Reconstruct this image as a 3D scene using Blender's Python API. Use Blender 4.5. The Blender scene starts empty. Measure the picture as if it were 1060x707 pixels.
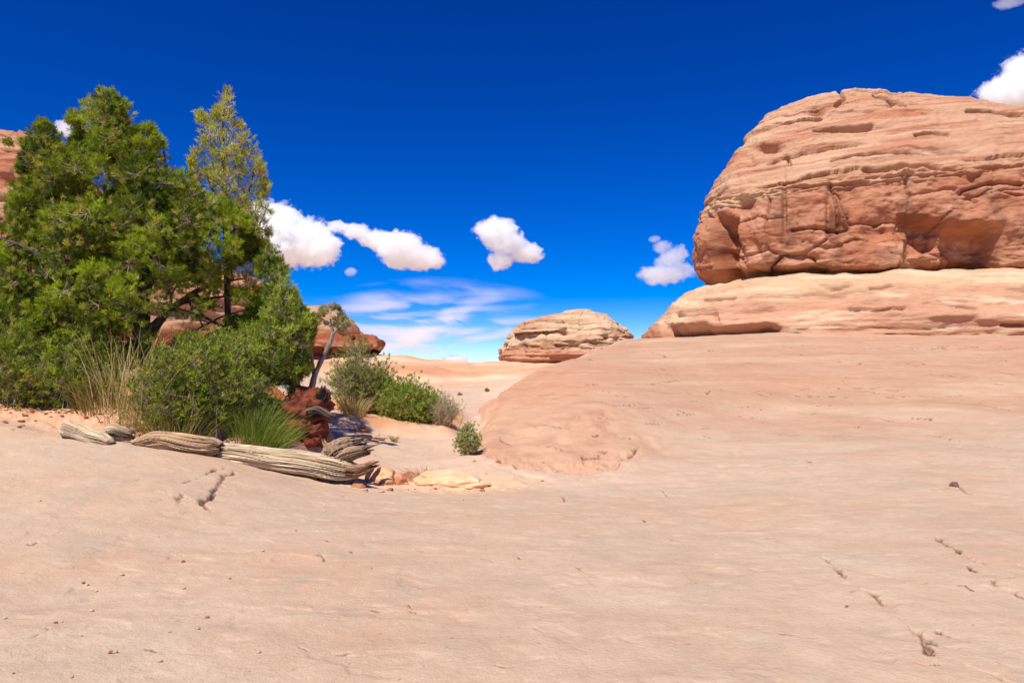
import bpy, math, random
import numpy as np

# ------------------------------------------------------------------ camera, sky, sun, exposure
S = bpy.context.scene
COL = S.collection
R = math.radians
F, CXP, CYP, HOR, H = 740.0, 530.0, 353.5, 400.0, 1.6      # focal length and horizon, in pixels of the photograph; eye height
PITCH = math.atan((HOR - CYP) / F)
cam_d = bpy.data.cameras.new("camera")
cam = bpy.data.objects.new("camera", cam_d)
COL.objects.link(cam)
cam.location = (0, 0, H)
cam.rotation_euler = (R(90) + PITCH, 0, 0)
cam_d.sensor_width = 36
cam_d.lens = 36 * F / 1060
cam_d.clip_end = 30000
S.camera = cam

SUN_EL, SUN_AZ = R(55), R(203)          # azimuth clockwise from +Y (the view direction)
sun_dir = np.array([math.sin(SUN_AZ) * math.cos(SUN_EL), math.cos(SUN_AZ) * math.cos(SUN_EL), math.sin(SUN_EL)])
world = bpy.data.worlds.new("World")
S.world = world
world.use_nodes = True
wn, wl = world.node_tree.nodes, world.node_tree.links
wn.clear()
sky = wn.new("ShaderNodeTexSky")
sky.sky_type = 'NISHITA'
sky.sun_disc = False
sky.sun_elevation = SUN_EL
sky.sun_rotation = SUN_AZ
sky.altitude = 1500
sky.air_density = 1.0
sky.dust_density = 0.0
sky.ozone_density = 3.0
hsv = wn.new("ShaderNodeHueSaturation")
hsv.inputs['Saturation'].default_value = 1.52
hsv.inputs['Hue'].default_value = 0.523
gam = wn.new("ShaderNodeGamma")
gam.inputs['Gamma'].default_value = 1.3
bgn = wn.new("ShaderNodeBackground")
bgn.inputs['Strength'].default_value = 0.064
wo = wn.new("ShaderNodeOutputWorld")
wl.new(sky.outputs[0], gam.inputs[0])
wl.new(gam.outputs[0], hsv.inputs['Color'])
wl.new(hsv.outputs[0], bgn.inputs[0])
wl.new(bgn.outputs[0], wo.inputs[0])

sd = bpy.data.lights.new("sun", 'SUN')
sd.energy = 4.9
sd.angle = R(0.53)
sd.color = (1.0, 0.965, 0.90)
so = bpy.data.objects.new("sun", sd)
COL.objects.link(so)
from mathutils import Vector
so.rotation_euler = Vector(tuple(sun_dir)).to_track_quat('Z', 'Y').to_euler()
so.location = (0, 0, 60)
S.view_settings.view_transform = 'Standard'
S.view_settings.look = 'None'
S.view_settings.exposure = 0.30
S.view_settings.gamma = 1
S.cycles.volume_bounces = 14
S.cycles.max_bounces = 16
S.cycles.transparent_max_bounces = 12
S.cycles.volume_max_steps = 256

# ------------------------------------------------------------------ numpy helpers
rng = np.random.default_rng(7)
_perm = rng.permutation(256).astype(np.int32)
_perm = np.concatenate([_perm, _perm, _perm])
_g3 = np.random.default_rng(3).normal(size=(256, 3))
_g3 /= np.linalg.norm(_g3, axis=1)[:, None]
_g3 = _g3.astype(np.float32)


def sm(a, b, x):
    t = np.clip((x - a) / (b - a), 0, 1)
    return t * t * (3 - 2 * t)


def noise(x, y, z):
    x, y, z = np.broadcast_arrays(np.asarray(x, np.float32), np.asarray(y, np.float32), np.asarray(z, np.float32))
    xi, yi, zi = np.floor(x), np.floor(y), np.floor(z)
    fx, fy, fz = x - xi, y - yi, z - zi
    xi, yi, zi = xi.astype(np.int32) & 255, yi.astype(np.int32) & 255, zi.astype(np.int32) & 255
    u, v, w = (f * f * f * (f * (f * 6 - 15) + 10) for f in (fx, fy, fz))
    res = 0
    for dx in (0, 1):
        a = _perm[xi + dx]
        wx = u if dx else 1 - u
        for dy in (0, 1):
            b = _perm[(a + yi + dy) & 255]
            wy = v if dy else 1 - v
            for dz in (0, 1):
                g = _g3[_perm[(b + zi + dz) & 255]]
                wz = w if dz else 1 - w
                res = res + wx * wy * wz * (g[..., 0] * (fx - dx) + g[..., 1] * (fy - dy) + g[..., 2] * (fz - dz))
    return res * 1.6


def fbm(x, y, z, octs=4, gain=0.5, ridged=False):
    r, amp, s = 0, 1.0, 1.0
    for i in range(octs):
        n = noise(x * s + 17.3 * i, y * s - 9.1 * i, z * s + 5.7 * i)
        if ridged:
            n = 1 - 2 * np.abs(n)
        r = r + amp * n
        amp *= gain
        s *= 2.03
    return r


def worley(x, y, z):
    """F1, F2 and a random number of the nearest cell."""
    x, y, z = (np.asarray(a, np.float32) for a in (x, y, z))
    xi, yi, zi = np.floor(x).astype(int), np.floor(y).astype(int), np.floor(z).astype(int)
    f1 = np.full(x.shape, 9.0, np.float32)
    f2 = f1.copy()
    cid = np.zeros(x.shape, np.float32)
    for dx in (-1, 0, 1):
        for dy in (-1, 0, 1):
            for dz in (-1, 0, 1):
                a, b, c = xi + dx, yi + dy, zi + dz
                h = _perm[(_perm[(_perm[a & 255] + b) & 255] + c) & 255]
                h2, h3 = _perm[h + 71], _perm[h + 153]
                px, py, pz = a + h / 255.0, b + h2 / 255.0, c + h3 / 255.0
                d = np.sqrt((px - x) ** 2 + (py - y) ** 2 + (pz - z) ** 2)
                m = d < f1
                f2 = np.where(m, f1, np.minimum(f2, d))
                cid = np.where(m, _perm[h + 29] / 255.0, cid)
                f1 = np.where(m, d, f1)
    return f1, f2, cid


def at(px, py, Y):
    """The point at distance Y (metres along the view) seen at a pixel of the photograph."""
    u, v = px - CXP, CYP - py
    yy = F * math.cos(PITCH) - v * math.sin(PITCH)
    zz = F * math.sin(PITCH) + v * math.cos(PITCH)
    return np.array([u * Y / yy, Y, H + zz * Y / yy])


def topx(x, y, z):
    zz = z - H
    d = y * math.cos(PITCH) + zz * math.sin(PITCH)
    v = -y * math.sin(PITCH) + zz * math.cos(PITCH)
    return CXP + F * x / d, CYP - F * v / d


def mesh_np(name, V, tris=None, quads=None, color=None, smooth=True, mat=None, extra=None):
    me = bpy.data.meshes.new(name)
    V = np.asarray(V, np.float32)
    parts, sizes = [], []
    if tris is not None and len(tris):
        parts.append(np.asarray(tris, np.int32).reshape(-1)); sizes.append(np.full(len(tris), 3, np.int32))
    if quads is not None and len(quads):
        parts.append(np.asarray(quads, np.int32).reshape(-1)); sizes.append(np.full(len(quads), 4, np.int32))
    idx = np.concatenate(parts); sz = np.concatenate(sizes)
    me.vertices.add(len(V)); me.vertices.foreach_set("co", V.reshape(-1))
    me.loops.add(len(idx)); me.loops.foreach_set("vertex_index", idx)
    st = np.concatenate([[0], np.cumsum(sz)[:-1]]).astype(np.int32)
    me.polygons.add(len(sz)); me.polygons.foreach_set("loop_start", st)
    me.polygons.foreach_set("use_smooth", np.full(len(sz), smooth))
    if color is not None:
        ca = me.color_attributes.new("Col", 'FLOAT_COLOR', 'POINT')
        c4 = np.ones((len(V), 4), np.float32); c4[:, :3] = color
        ca.data.foreach_set("color", c4.reshape(-1))
    if extra is not None:
        fa = me.attributes.new("mask", 'FLOAT', 'POINT')
        fa.data.foreach_set("value", np.asarray(extra, np.float32))
    me.update(calc_edges=True)
    if mat is not None:
        me.materials.append(mat)
    return me


def link(name, data, parent=None, loc=None):
    o = bpy.data.objects.new(name, data)
    COL.objects.link(o)
    if parent is not None:
        o.parent = parent
    if loc is not None:
        o.location = loc
    return o


def tag(o, label=None, cat=None, group=None, kind=None):
    if label: o['label'] = label
    if cat: o['category'] = cat
    if group: o['group'] = group
    if kind: o['kind'] = kind
    return o


def grid_quads(nr, nc, wrap=False):
    r = np.arange(nr - 1)[:, None]
    c = np.arange(nc if wrap else nc - 1)[None, :]
    c2 = (c + 1) % nc
    return np.stack([r * nc + c, r * nc + c2, (r + 1) * nc + c2, (r + 1) * nc + c], -1).reshape(-1, 4)


def lin(r, g, b):
    return tuple(((c / 255) / 12.92 if c <= 10 else ((c / 255 + 0.055) / 1.055) ** 2.4) for c in (r, g, b))


# ------------------------------------------------------------------ materials
def mat_base(name):
    m = bpy.data.materials.new(name)
    m.use_nodes = True
    n, l = m.node_tree.nodes, m.node_tree.links
    n.clear()
    out = n.new("ShaderNodeOutputMaterial")
    b = n.new("ShaderNodeBsdfPrincipled")
    l.new(b.outputs[0], out.inputs[0])
    b.inputs['Roughness'].default_value = 0.92
    b.inputs['Specular IOR Level'].default_value = 0.15
    return m, n, l, b, out


def math_node(n, l, op, a, b=None, c=None):
    q = n.new("ShaderNodeMath"); q.operation = op
    for i, v in enumerate((a, b, c)):
        if v is None: continue
        if isinstance(v, (int, float)): q.inputs[i].default_value = v
        else: l.new(v, q.inputs[i])
    return q.outputs[0]


def tex_noise(n, l, vec, scale, detail=4, rough=0.55, stretch=(1, 1, 1), dist=0.0):
    mp = n.new("ShaderNodeMapping")
    mp.inputs['Scale'].default_value = stretch
    l.new(vec, mp.inputs['Vector'])
    t = n.new("ShaderNodeTexNoise")
    t.inputs['Scale'].default_value = scale
    t.inputs['Detail'].default_value = detail
    t.inputs['Roughness'].default_value = rough
    t.inputs['Distortion'].default_value = dist
    l.new(mp.outputs[0], t.inputs['Vector'])
    return t.outputs['Fac']


def rock_material(name, fine=1.0, bumpd=0.02, stretch=(1, 1, 3), speck=0.5, contrast=0.35, big=0.35, grit=0.0):
    m, n, l, b, out = mat_base(name)
    tc = n.new("ShaderNodeTexCoord").outputs['Object']
    vc = n.new("ShaderNodeVertexColor"); vc.layer_name = "Col"
    n1 = tex_noise(n, l, tc, big * fine, 5, 0.6, stretch)
    n2 = tex_noise(n, l, tc, 3.2 * fine, 6, 0.62, stretch)
    n3 = tex_noise(n, l, tc, 30 * fine, 3, 0.7, (1, 1, 1))
    mix = math_node(n, l, 'ADD', math_node(n, l, 'MULTIPLY', n1, 0.45), math_node(n, l, 'MULTIPLY', n2, 0.4))
    mix = math_node(n, l, 'ADD', mix, math_node(n, l, 'MULTIPLY', n3, 0.15))
    mr = n.new("ShaderNodeMapRange")
    mr.inputs['From Min'].default_value = 0.3; mr.inputs['From Max'].default_value = 0.7
    mr.inputs['To Min'].default_value = 1 - contrast; mr.inputs['To Max'].default_value = 1 + contrast
    l.new(mix, mr.inputs['Value'])
    # redder where darker: raise the tint to a power by channel
    comb = n.new("ShaderNodeCombineColor")
    l.new(math_node(n, l, 'POWER', mr.outputs[0], 0.65), comb.inputs[0])
    l.new(math_node(n, l, 'POWER', mr.outputs[0], 1.05), comb.inputs[1])
    l.new(math_node(n, l, 'POWER', mr.outputs[0], 1.25), comb.inputs[2])
    mul = n.new("ShaderNodeMix"); mul.data_type = 'RGBA'; mul.blend_type = 'MULTIPLY'
    mul.inputs[0].default_value = 1.0
    l.new(vc.outputs[0], mul.inputs[6]); l.new(comb.outputs[0], mul.inputs[7])
    colo = mul.outputs[2]
    if grit:
        # sand grain, pale mineral flecks and small dark pits
        ga = tex_noise(n, l, tc, 55, 3, 0.8, (1, 1, 1))
        gb = tex_noise(n, l, tc, 14, 5, 0.75, (1, .6, 1))
        gm = n.new("ShaderNodeMapRange"); gm.inputs['From Min'].default_value = .3; gm.inputs['From Max'].default_value = .7
        gm.inputs['To Min'].default_value = 1 - grit; gm.inputs['To Max'].default_value = 1 + grit
        l.new(math_node(n, l, 'ADD', math_node(n, l, 'MULTIPLY', ga, .5), math_node(n, l, 'MULTIPLY', gb, .5)), gm.inputs['Value'])
        vo = n.new("ShaderNodeTexVoronoi"); vo.inputs['Scale'].default_value = 5.5
        wv = n.new("ShaderNodeVectorMath"); wv.operation = 'MULTIPLY_ADD'
        nn_ = n.new("ShaderNodeTexNoise"); nn_.inputs['Scale'].default_value = 20; l.new(tc, nn_.inputs['Vector'])
        l.new(nn_.outputs['Color'], wv.inputs[0]); wv.inputs[1].default_value = (.05, .03, .05); l.new(tc, wv.inputs[2])
        l.new(wv.outputs[0], vo.inputs['Vector'])
        pit = n.new("ShaderNodeMapRange"); pit.inputs['From Min'].default_value = .035; pit.inputs['From Max'].default_value = .085
        pit.inputs['To Min'].default_value = .62; pit.inputs['To Max'].default_value = 1
        l.new(vo.outputs['Distance'], pit.inputs['Value'])
        f2 = math_node(n, l, 'MULTIPLY', gm.outputs[0], pit.outputs[0])
        m2 = n.new("ShaderNodeMix"); m2.data_type = 'RGBA'; m2.blend_type = 'MULTIPLY'; m2.inputs[0].default_value = 1
        cc_ = n.new("ShaderNodeCombineColor")
        l.new(math_node(n, l, 'POWER', f2, .8), cc_.inputs[0]); l.new(f2, cc_.inputs[1]); l.new(math_node(n, l, 'POWER', f2, 1.1), cc_.inputs[2])
        l.new(colo, m2.inputs[6]); l.new(cc_.outputs[0], m2.inputs[7]); colo = m2.outputs[2]
    l.new(colo, b.inputs['Base Color'])
    h = math_node(n, l, 'ADD', math_node(n, l, 'MULTIPLY', n2, 1.0), math_node(n, l, 'MULTIPLY', n3, speck))
    n4 = tex_noise(n, l, tc, 110 * fine, 2, 0.7, (1, 1, 1))
    h = math_node(n, l, 'ADD', h, math_node(n, l, 'MULTIPLY', n4, speck * 0.3))
    bp = n.new("ShaderNodeBump")
    bp.inputs['Strength'].default_value = 1.0
    bp.inputs['Distance'].default_value = bumpd
    l.new(h, bp.inputs['Height'])
    l.new(bp.outputs[0], b.inputs['Normal'])
    return m


M_ground = rock_material("slickrock", 1.0, 0.02, (1, 1, 1), 0.5, 0.16, 0.5, grit=.12)
M_butte = rock_material("sandstone_cliff", 0.5, 0.10, (1, 1, 3.5), 0.35, 0.28, 0.35)
M_far = rock_material("sandstone_far", 0.3, 0.2, (1, 1, 4), 0.35, 0.30, 0.35)
M_stone = rock_material("loose_sandstone", 4.0, 0.006, (1, 1, 1.5), 0.5, 0.22, 0.5)


def leaf_material(name, trans=0.3):
    m, n, l, b, out = mat_base(name)
    vc = n.new("ShaderNodeVertexColor"); vc.layer_name = "Col"
    l.new(vc.outputs[0], b.inputs['Base Color'])
    b.inputs['Roughness'].default_value = 0.6
    b.inputs['Specular IOR Level'].default_value = 0.3
    t = n.new("ShaderNodeBsdfTranslucent")
    hs = n.new("ShaderNodeHueSaturation"); hs.inputs['Value'].default_value = 1.3
    hs.inputs['Saturation'].default_value = 1.1
    l.new(vc.outputs[0], hs.inputs['Color']); l.new(hs.outputs[0], t.inputs['Color'])
    mx = n.new("ShaderNodeMixShader"); mx.inputs[0].default_value = trans
    l.new(b.outputs[0], mx.inputs[1]); l.new(t.outputs[0], mx.inputs[2])
    l.new(mx.outputs[0], out.inputs[0])
    return m


M_leaf = leaf_material("foliage", 0.33)


def bark_material(name, c0, c1, scale=18):
    m, n, l, b, out = mat_base(name)
    tc = n.new("ShaderNodeTexCoord").outputs['Object']
    f = tex_noise(n, l, tc, scale, 6, 0.7, (1, 1, 0.25))
    cr = n.new("ShaderNodeValToRGB")
    cr.color_ramp.elements[0].position = 0.35; cr.color_ramp.elements[1].position = 0.68
    cr.color_ramp.elements[0].color = (*c0, 1); cr.color_ramp.elements[1].color = (*c1, 1)
    l.new(f, cr.inputs[0]); l.new(cr.outputs[0], b.inputs['Base Color'])
    bp = n.new("ShaderNodeBump"); bp.inputs['Distance'].default_value = 0.02
    l.new(f, bp.inputs['Height']); l.new(bp.outputs[0], b.inputs['Normal'])
    return m


M_bark = bark_material("pine_bark", (0.045, 0.028, 0.02), (0.17, 0.12, 0.095))
M_twig = bark_material("grey_twigs", (0.34, 0.25, 0.16), (0.62, 0.49, 0.35), 9)
M_deadbark = bark_material("grey_bark", (0.14, 0.11, 0.09), (0.42, 0.36, 0.31))

mw, n, l, b, out = mat_base("weathered_wood")
vc = n.new("ShaderNodeVertexColor"); vc.layer_name = "Col"
tc = n.new("ShaderNodeTexCoord").outputs['UV']
g1 = tex_noise(n, l, tc, 60, 4, 0.7, (1, 0.035, 1))
g2 = tex_noise(n, l, tc, 9, 4, 0.6, (1, 0.12, 1))
g = math_node(n, l, 'ADD', math_node(n, l, 'MULTIPLY', g1, 0.6), math_node(n, l, 'MULTIPLY', g2, 0.4))
cr = n.new("ShaderNodeValToRGB")
cr.color_ramp.elements[0].position = 0.36; cr.color_ramp.elements[1].position = 0.55
cr.color_ramp.elements[0].color = (0.45, 0.40, 0.36, 1); cr.color_ramp.elements[1].color = (1.0, 1.0, 1.0, 1)
l.new(g, cr.inputs[0])
mul = n.new("ShaderNodeMix"); mul.data_type = 'RGBA'; mul.blend_type = 'MULTIPLY'; mul.inputs[0].default_value = 1
l.new(vc.outputs[0], mul.inputs[6]); l.new(cr.outputs[0], mul.inputs[7])
l.new(mul.outputs[2], b.inputs['Base Color'])
bp = n.new("ShaderNodeBump"); bp.inputs['Distance'].default_value = 0.012
l.new(g, bp.inputs['Height']); l.new(bp.outputs[0], b.inputs['Normal'])
M_wood = mw

# ------------------------------------------------------------------ ground
def zed(pts):
    return np.array([at(*p) for p in pts])


# (pixel x, pixel y, distance) of points on the open ground, then free points off to the sides
wash_px = [(-200, 600, 5.5), (-300, 480, 8.5), (-400, 400, 13), (0, 640, 4.9), (0, 600, 5.7), (0, 520, 8.0), (0, 460, 10.3), (0, 428, 12.0), (-200, 410, 14),
           (100, 600, 5.8), (100, 520, 8.2), (60, 455, 10.8), (130, 463, 10.9), (230, 476, 10.9), (300, 494, 10.9), (200, 540, 8.0),
           (380, 507, 10.9), (440, 514, 10.8), (400, 560, 7.4), (300, 600, 5.8), (530, 600, 6.0), (530, 700, 4.0), (530, 540, 8.4), (530, 510, 11.0),
           (600, 505, 11.6), (0, 700, 3.9), (300, 700, 3.95), (800, 700, 3.95), (1060, 700, 3.95),
           (350, 487, 12.4), (400, 492, 12.6), (470, 488, 13.2), (430, 462, 17), (470, 470, 15.5), (430, 443, 21), (380, 448, 18), (495, 470, 15),
           (520, 407, 37), (500, 420, 30), (560, 392, 50), (470, 404, 42), (420, 405, 42), (340, 402, 40), (350, 378, 60), (400, 369, 72), (330, 369, 70),
           (450, 376, 96), (510, 378, 100), (560, 378, 108), (620, 378, 112), (480, 390, 62), (200, 372, 60), (0, 380, 40), (200, 395, 30), (-300, 380, 40), (700, 372, 110), (900, 370, 110)]
wash_free = [(0, 250, 4.6), (-150, 250, 4), (150, 250, 5), (0, 900, 3), (600, 900, 3), (-600, 900, 3), (0, 4000, 2), (-3000, 3000, 2), (3000, 3000, 2),
             (0, 0, 0), (-4, 0, 0), (4, 0, 0), (0, -10, 0), (-60, -40, 1), (60, -40, 1), (0, -400, 0), (-500, 0, 0), (500, 0, 0), (-30, 5, 1.0), (30, 5, .6)]
plat_px = [(530, 600, 6.0), (530, 700, 4.0), (600, 505, 12.2), (700, 492, 13.2), (640, 560, 7.6), (800, 560, 7.6), (1060, 560, 7.6), (1060, 700, 3.95), (300, 700, 3.95),
           (850, 470, 14.5), (1060, 460, 14.5), (1250, 440, 15), (850, 420, 23), (1060, 405, 24), (1300, 400, 24), (760, 430, 21), (700, 455, 17), (620, 425, 19), (600, 395, 25),
           (550, 403, 26), (560, 381, 35), (600, 369.5, 42), (665, 351, 56), (665, 351, 66), (750, 352, 46), (850, 351, 44), (1060, 351, 43), (1300, 350, 44), (700, 375, 35), (850, 382, 31), (1060, 378, 31),
           (520, 418, 23), (510, 440, 19), (515, 428, 21), (506, 455, 16.5), (530, 455, 16), (640, 359, 50)]
plat_free = [(0, 0, 0), (0, -20, 0), (40, 60, 6.2), (20, 70, 6.2), (70, 60, 6), (60, 30, 3), (10, 90, 5.5), (40, 120, 5), (100, 120, 5), (-60, 40, 2), (0, 300, 4), (300, 300, 4), (400, 0, 0), (0, -400, 0), (0, 4000, 2), (3000, 3000, 2), (-3000, 3000, 2)]


def warp(x, y):
    r = np.hypot(x, y)
    k = np.log1p(r / 8.0) / np.maximum(r, 1e-6)
    return x * k, y * k


class TPS:
    def __init__(self, pts):
        P = np.array(pts, float)
        self.u, self.v = warp(P[:, 0], P[:, 1])
        n = len(P)
        d = np.hypot(self.u[:, None] - self.u, self.v[:, None] - self.v)
        K = self.k(d) + np.eye(n) * 2e-3
        Q = np.c_[np.ones(n), self.u, self.v]
        A = np.zeros((n + 3, n + 3)); A[:n, :n] = K; A[:n, n:] = Q; A[n:, :n] = Q.T
        self.w = np.linalg.solve(A, np.r_[P[:, 2], 0, 0, 0])

    @staticmethod
    def k(d):
        return d * d * np.log(d + 1e-9)

    def __call__(self, x, y):
        u, v = warp(np.asarray(x, float), np.asarray(y, float))
        r = self.w[-3] + self.w[-2] * u + self.w[-1] * v
        for i in range(len(self.u)):
            r = r + self.w[i] * self.k(np.sqrt((u - self.u[i]) ** 2 + (v - self.v[i]) ** 2))
        return r


tps_w = TPS(list(map(tuple, zed(wash_px))) + wash_free)
tps_p = TPS(list(map(tuple, zed(plat_px))) + plat_free)

# foot line of the big slickrock hump (world x, y): to its right lies the hump
hump_line = np.array([(30, -5.0), (12, 2.5), (6.0, 7.0), (3.6, 10.4), (1.9, 12.4), (0.3, 13.0), (-0.72, 14.0), (-1.0, 17), (-1.15, 21), (-1.0, 25), (-0.45, 30), (0.9, 36), (2.9, 43), (5.6, 52), (7.2, 60), (8, 75), (6, 100), (4, 200)])


def seg_dist(x, y, L):
    best = np.full(np.shape(x), 1e9)
    side = np.zeros(np.shape(x))
    for (x0, y0), (x1, y1) in zip(L[:-1], L[1:]):
        dx, dy = x1 - x0, y1 - y0
        t = np.clip(((x - x0) * dx + (y - y0) * dy) / (dx * dx + dy * dy), 0, 1)
        ex, ey = x - x0 - t * dx, y - y0 - t * dy
        d = np.hypot(ex, ey)
        cr = -(dx * ey - dy * ex)
        m = d < best
        best = np.where(m, d, best)
        side = np.where(m, np.sign(cr), side)
    return best, side


# bank under the big trees: an earth shelf whose face looks at the driftwood
bank_line = np.array([(-14, 11.0), (-8.2, 11.9), (-5.6, 12.3), (-4.4, 12.5), (-3.75, 12.9), (-3.35, 13.6), (-3.5, 15), (-5, 18), (-9, 24), (-20, 30)])
cracks = [  # pixel polylines over the slab, their depth (m), width (m)
    ([(186, 500), (196, 497), (210, 492), (222, 486), (232, 484)], .035, .05),
    ([(189, 512), (184, 520), (190, 518)], .03, .06),
    ([(243, 489), (232, 492), (226, 503), (218, 514), (208, 519), (214, 528)], .04, .05),
    ([(855, 578), (866, 586), (872, 596)], .04, .042), ([(896, 611), (906, 615), (908, 624)], .045, .042),
    ([(972, 556), (984, 566), (998, 573), (1012, 582)], .055, .05), ([(936, 644), (950, 654), (968, 667)], .05, .042),
    ([(955, 660), (962, 678)], .03, .04), ([(1050, 612), (1056, 618)], .05, .04), ([(1004, 690), (1030, 696), (1062, 712)], .05, .04),
    ([(943, 505), (975, 506), (990, 503), (1003, 511)], .05, .05), ([(975, 654), (990, 660)], .03, .035),
    ([(893, 405), (930, 409), (985, 412)], .10, .10), ([(905, 432), (925, 437), (945, 438)], .07, .08), ([(970, 461), (1000, 464)], .06, .06), ([(1018, 438), (1036, 440)], .1, .08),
    ([(1022, 462), (1048, 465)], .08, .06), ([(640, 398), (680, 397), (700, 393)], .06, .12), ([(725, 402), (748, 404)], .1, .1), ([(780, 406), (792, 410)], .08, .08),
    ([(560, 440), (580, 442), (600, 446)], .05, .06), ([(598, 474), (612, 472), (620, 475)], .07, .06), ([(620, 484), (632, 487), (640, 480)], .09, .07), ([(640, 478), (655, 468), (662, 462)], .06, .06),
    ([(566, 462), (582, 466)], .05, .05), ([(520, 456), (532, 461)], .06, .06), ([(536, 440), (545, 437), (556, 442)], .05, .05),
    ([(30, 660), (42, 656), (50, 650)], .012, .02), ([(134, 498), (146, 496)], .02, .03), ([(345, 554), (362, 556)], .01, .02), ([(916, 470), (932, 472)], .03, .04),
    ([(840, 372), (870, 374)], .1, .1), ([(930, 376), (960, 377)], .1, .1), ([(1020, 420), (1052, 424)], .08, .08), ([(1000, 585), (1010, 592)], .03, .03), ([(1026, 600), (1029, 606)], .03, .03),
]


PRE = None


def base_height(x, y):
    hw, hp = PRE if PRE is not None and PRE[0].shape == np.shape(x) else (tps_w(x, y), tps_p(x, y))
    d, s = seg_dist(x, y, hump_line)
    d = d * s
    wob = 0.35 * fbm(x / 1.6, y / 1.6, 0.3, 4)
    w = 1.3 + 2.6 * np.maximum(sm(13.6, 12.2, y), sm(1.2, 3.0, x) * sm(17, 13, y)) - 0.9 * sm(13, 16, y) + 0.9 * sm(27, 55, y)      # run of the hump's flank
    t = np.clip((d + wob * sm(9, 13, y)) / (w * 2.3), 0, 1)
    k = 1 - (1 - t) ** 2.6
    k = np.where(t <= 0, 0, k)
    soft = np.maximum(sm(14.0, 12.6, y), sm(1.0, 2.6, x) * sm(20, 14, y))
    k = k * (1 - soft) + soft * sm(0, 1, t)
    near = sm(12.5, 9.5, y) * 1.0
    k = k * (1 - near) + near * sm(-1, 6, d)
    h = hw + (hp - hw) * k
    return h, k, d


def bank_mask(x, y):
    d, s = seg_dist(x, y, bank_line)
    d = -d * s
    d = d + 0.18 * fbm(x * 1.6, y * 1.6, 4.4, 4)
    return d


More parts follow.
